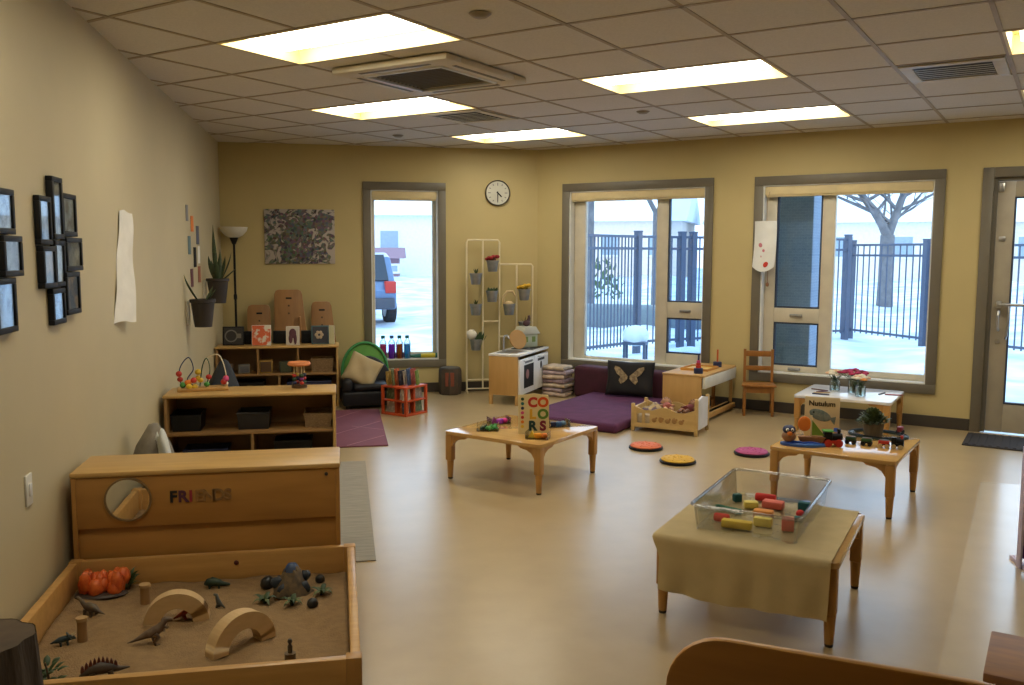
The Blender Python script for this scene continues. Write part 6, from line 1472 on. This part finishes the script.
# ------------------------------------------------------------------ stepping discs
def disc(x, y, m, label):
    t = thing('stepping_disc', label, 'stepping stone', (x, y, 0), R(10), 'round stepping discs on the floor')
    mb = MB(); mb.lathe([(0, 0), (.13, 0), (.136, .006), (.134, .016), (.12, .02), (0, .02)], seg=40); mb.build('rubber_rim', M['black'], t, 40)
    mb = MB(); mb.lathe([(0, .0202), (.122, .0202), (.124, .026), (.116, .034), (.06, .040), (0, .041)], seg=40); mb.build('pad', m, t, 40)
    mb = MB()
    for k in range(3):
        for j in range(7): a = j * 2 * PI / 7 + k; r = .03 + .035 * k; mb.ell((r * math.cos(a), r * math.sin(a), .040 - .0025 * k), (.010, .010, .005), seg=8)
    mb.build('bumps', m, t, 60)
disc(2.385, 6.63, mat('orange_pad', (.66, .16, .06), (.62, .14, .05), rough=.6), 'orange bumpy stepping disc, nearest the doll bed')
disc(2.46, 6.14, mat('amber_pad', (.62, .36, .02), (.58, .33, .02), rough=.6), 'amber yellow bumpy stepping disc on the floor')
disc(3.125, 6.29, mat('rose_pad', (.40, .06, .20), (.36, .05, .18), rough=.6), 'rose pink bumpy stepping disc by the train table')

# ------------------------------------------------------------------ painted paper hanging at the window
q = P2(-2.475, D2 - .03)
t = thing('hanging_artwork', 'white paper banner with a red dot hanging in the window beside the chair', 'paper', (q.x, q.y, 0), AW)
def hp(u, v): return (-.115 + .215 * u + .02 * v - .03 * v * v, -.005 - .05 * math.sin(PI * u * .9) * (1 - .4 * v) - .02 * v, 1.86 - .44 * v - .05 * math.sin(PI * u) * v)
mb = MB(); mb.sheet(hp, 10, 14, .0015); mb.build('sheet', flat('art_paper', (.78, .80, .82), .8), t, 80)
def blob(u, v, r, m, nm):
    mb = MB()
    c = Vector(hp(u, v)) + Vector((0, -.0035, 0)); n_ = 16
    mb.sheet(lambda a, b_: tuple(Vector(hp(u + r * b_ * math.cos(2 * PI * a) * 2, v + r * b_ * math.sin(2 * PI * a))) + Vector((0, -.003, 0))), n_, 3, .001); mb.build(nm, m, t, 80)
blob(.62, .86, .055, RED, 'red_dot'); blob(.32, .48, .045, flat('faint_red', (.5, .16, .22)), 'pink_mark'); blob(.48, .58, .03, flat('faint_red', (.5, .16, .22)), 'pink_mark'); blob(.38, .70, .02, flat('faint_rose', (.62, .40, .42)), 'pink_mark')
mb = MB(); mb.tube([(0, -.01, 1.85), (.0, -.012, 2.05), (.02, -.006, 2.14)], .003, 6); mb.build('string', flat('twine', (.4, .28, .15)), t, 60)
mb = MB(); mb.tube([(.03, -.03, 1.38), (.03, -.03, 1.27)], .003, 6); mb.ell((.03, -.03, 1.25), (.016, .016, .022)); mb.build('tassel', flat('tassel', (.28, .12, .05)), t, 60)

# ------------------------------------------------------------------ nearest furniture, cut by the frame
FA = R(-34)
t = thing('bentwood_chair', 'curved plywood chair back in the foreground at the bottom edge', 'chair', (1.01, 1.587, 0), FA)
bw, bh = .74, .722
def backpoly(i):
    r = .13 - i; out = []
    for cx, a0 in ((bw / 2 - .13, 0), (-bw / 2 + .13, 90)):
        for k in range(9): a = R(a0 + 90 * k / 8); out.append((cx + r * math.cos(a), bh - .13 + r * math.sin(a)))
    return [(bw / 2 - i, .36)] + out + [(-bw / 2 + i, .36)]
mb = MB(); mb.prism(backpoly(0), -.012, .012, bev=.006)
for f in mb.bm.faces:
    f.material_index = 0
mb.mats = [M['fgwood'], M['fgedge']]
mb.bm.normal_update()
for f in mb.bm.faces: f.material_index = 0 if abs(f.normal.y) > .9 else 1
mb.build('backrest', M['fgwood'], t, 40)
mb = MB(); mb.box(-.25, .25, .013, .40, .36, .385, .008); mb.build('seat', M['fgwood'], t, 30)
for x in (-.22, .22):
    for y in (.03, .36): mb = MB(); mb.cyl((x, y, 0), (x, y, .36), .017, .02); mb.build('leg', M['fgedge'], t, 40)
t = thing('small_bench', 'brown wooden bench corner at the bottom right edge', 'bench', (1.955, 2.30, 0), AW)
bnm = mat('weathered_bench', (.36, .17, .07), (.26, .13, .075), rough=.5, scale=3, stretch=(2, 10, 10))
mb = MB(); mb.box(0, .9, -.33, 0, .372, .40, .005); mb.build('top_board', bnm, t, 30)
for x in (.03, .83):
    for y in (-.31, -.06): mb = MB(); mb.box(x, x + .04, y, y + .04, 0, .3715, .004); mb.build('leg', bnm, t, 30)
mb = MB(); mb.box(.07, .83, -.30, -.28, .31, .3715); mb.box(.07, .83, -.05, -.03, .31, .3715); mb.build('apron', bnm, t, 0)
t = thing('purple_screen', 'purple fabric panel with pale edge cut by the right side of the frame', 'panel', (3.295, 3.70, 0), R(-20))
mb = MB(); mb.box(0, .5, 0, .04, .05, .60, .01); mb.build('fabric_panel', flat('screen_purple', (.10, .03, .22), .9), t, 30)
mb = MB(); mb.box(-.012, 0, -.004, .044, .0, .61, .003); mb.box(.5, .512, -.004, .044, 0, .61, .003); mb.box(0, .5, -.004, .044, .601, .613, .003); mb.build('edge_frame', flat('lilac_frame', (.55, .48, .66)), t, 30)
for x in (.0, .48): mb = MB(); mb.box(x, x + .03, -.12, .16, 0, .02, .004); mb.build('foot', flat('lilac_frame', (.55, .48, .66)), t, 30)
mb = MB(); mb.lathe([(0, 0), (.05, 0), (.09, .03), (.10, .05), (.095, .05), (.085, .032), (.045, .006), (0, .005)], seg=28); tag(mb.build('bowl', M['white'], None, 60, (3.395, 3.69, .614)), 'white bowl on the purple panel at the right edge', 'bowl')
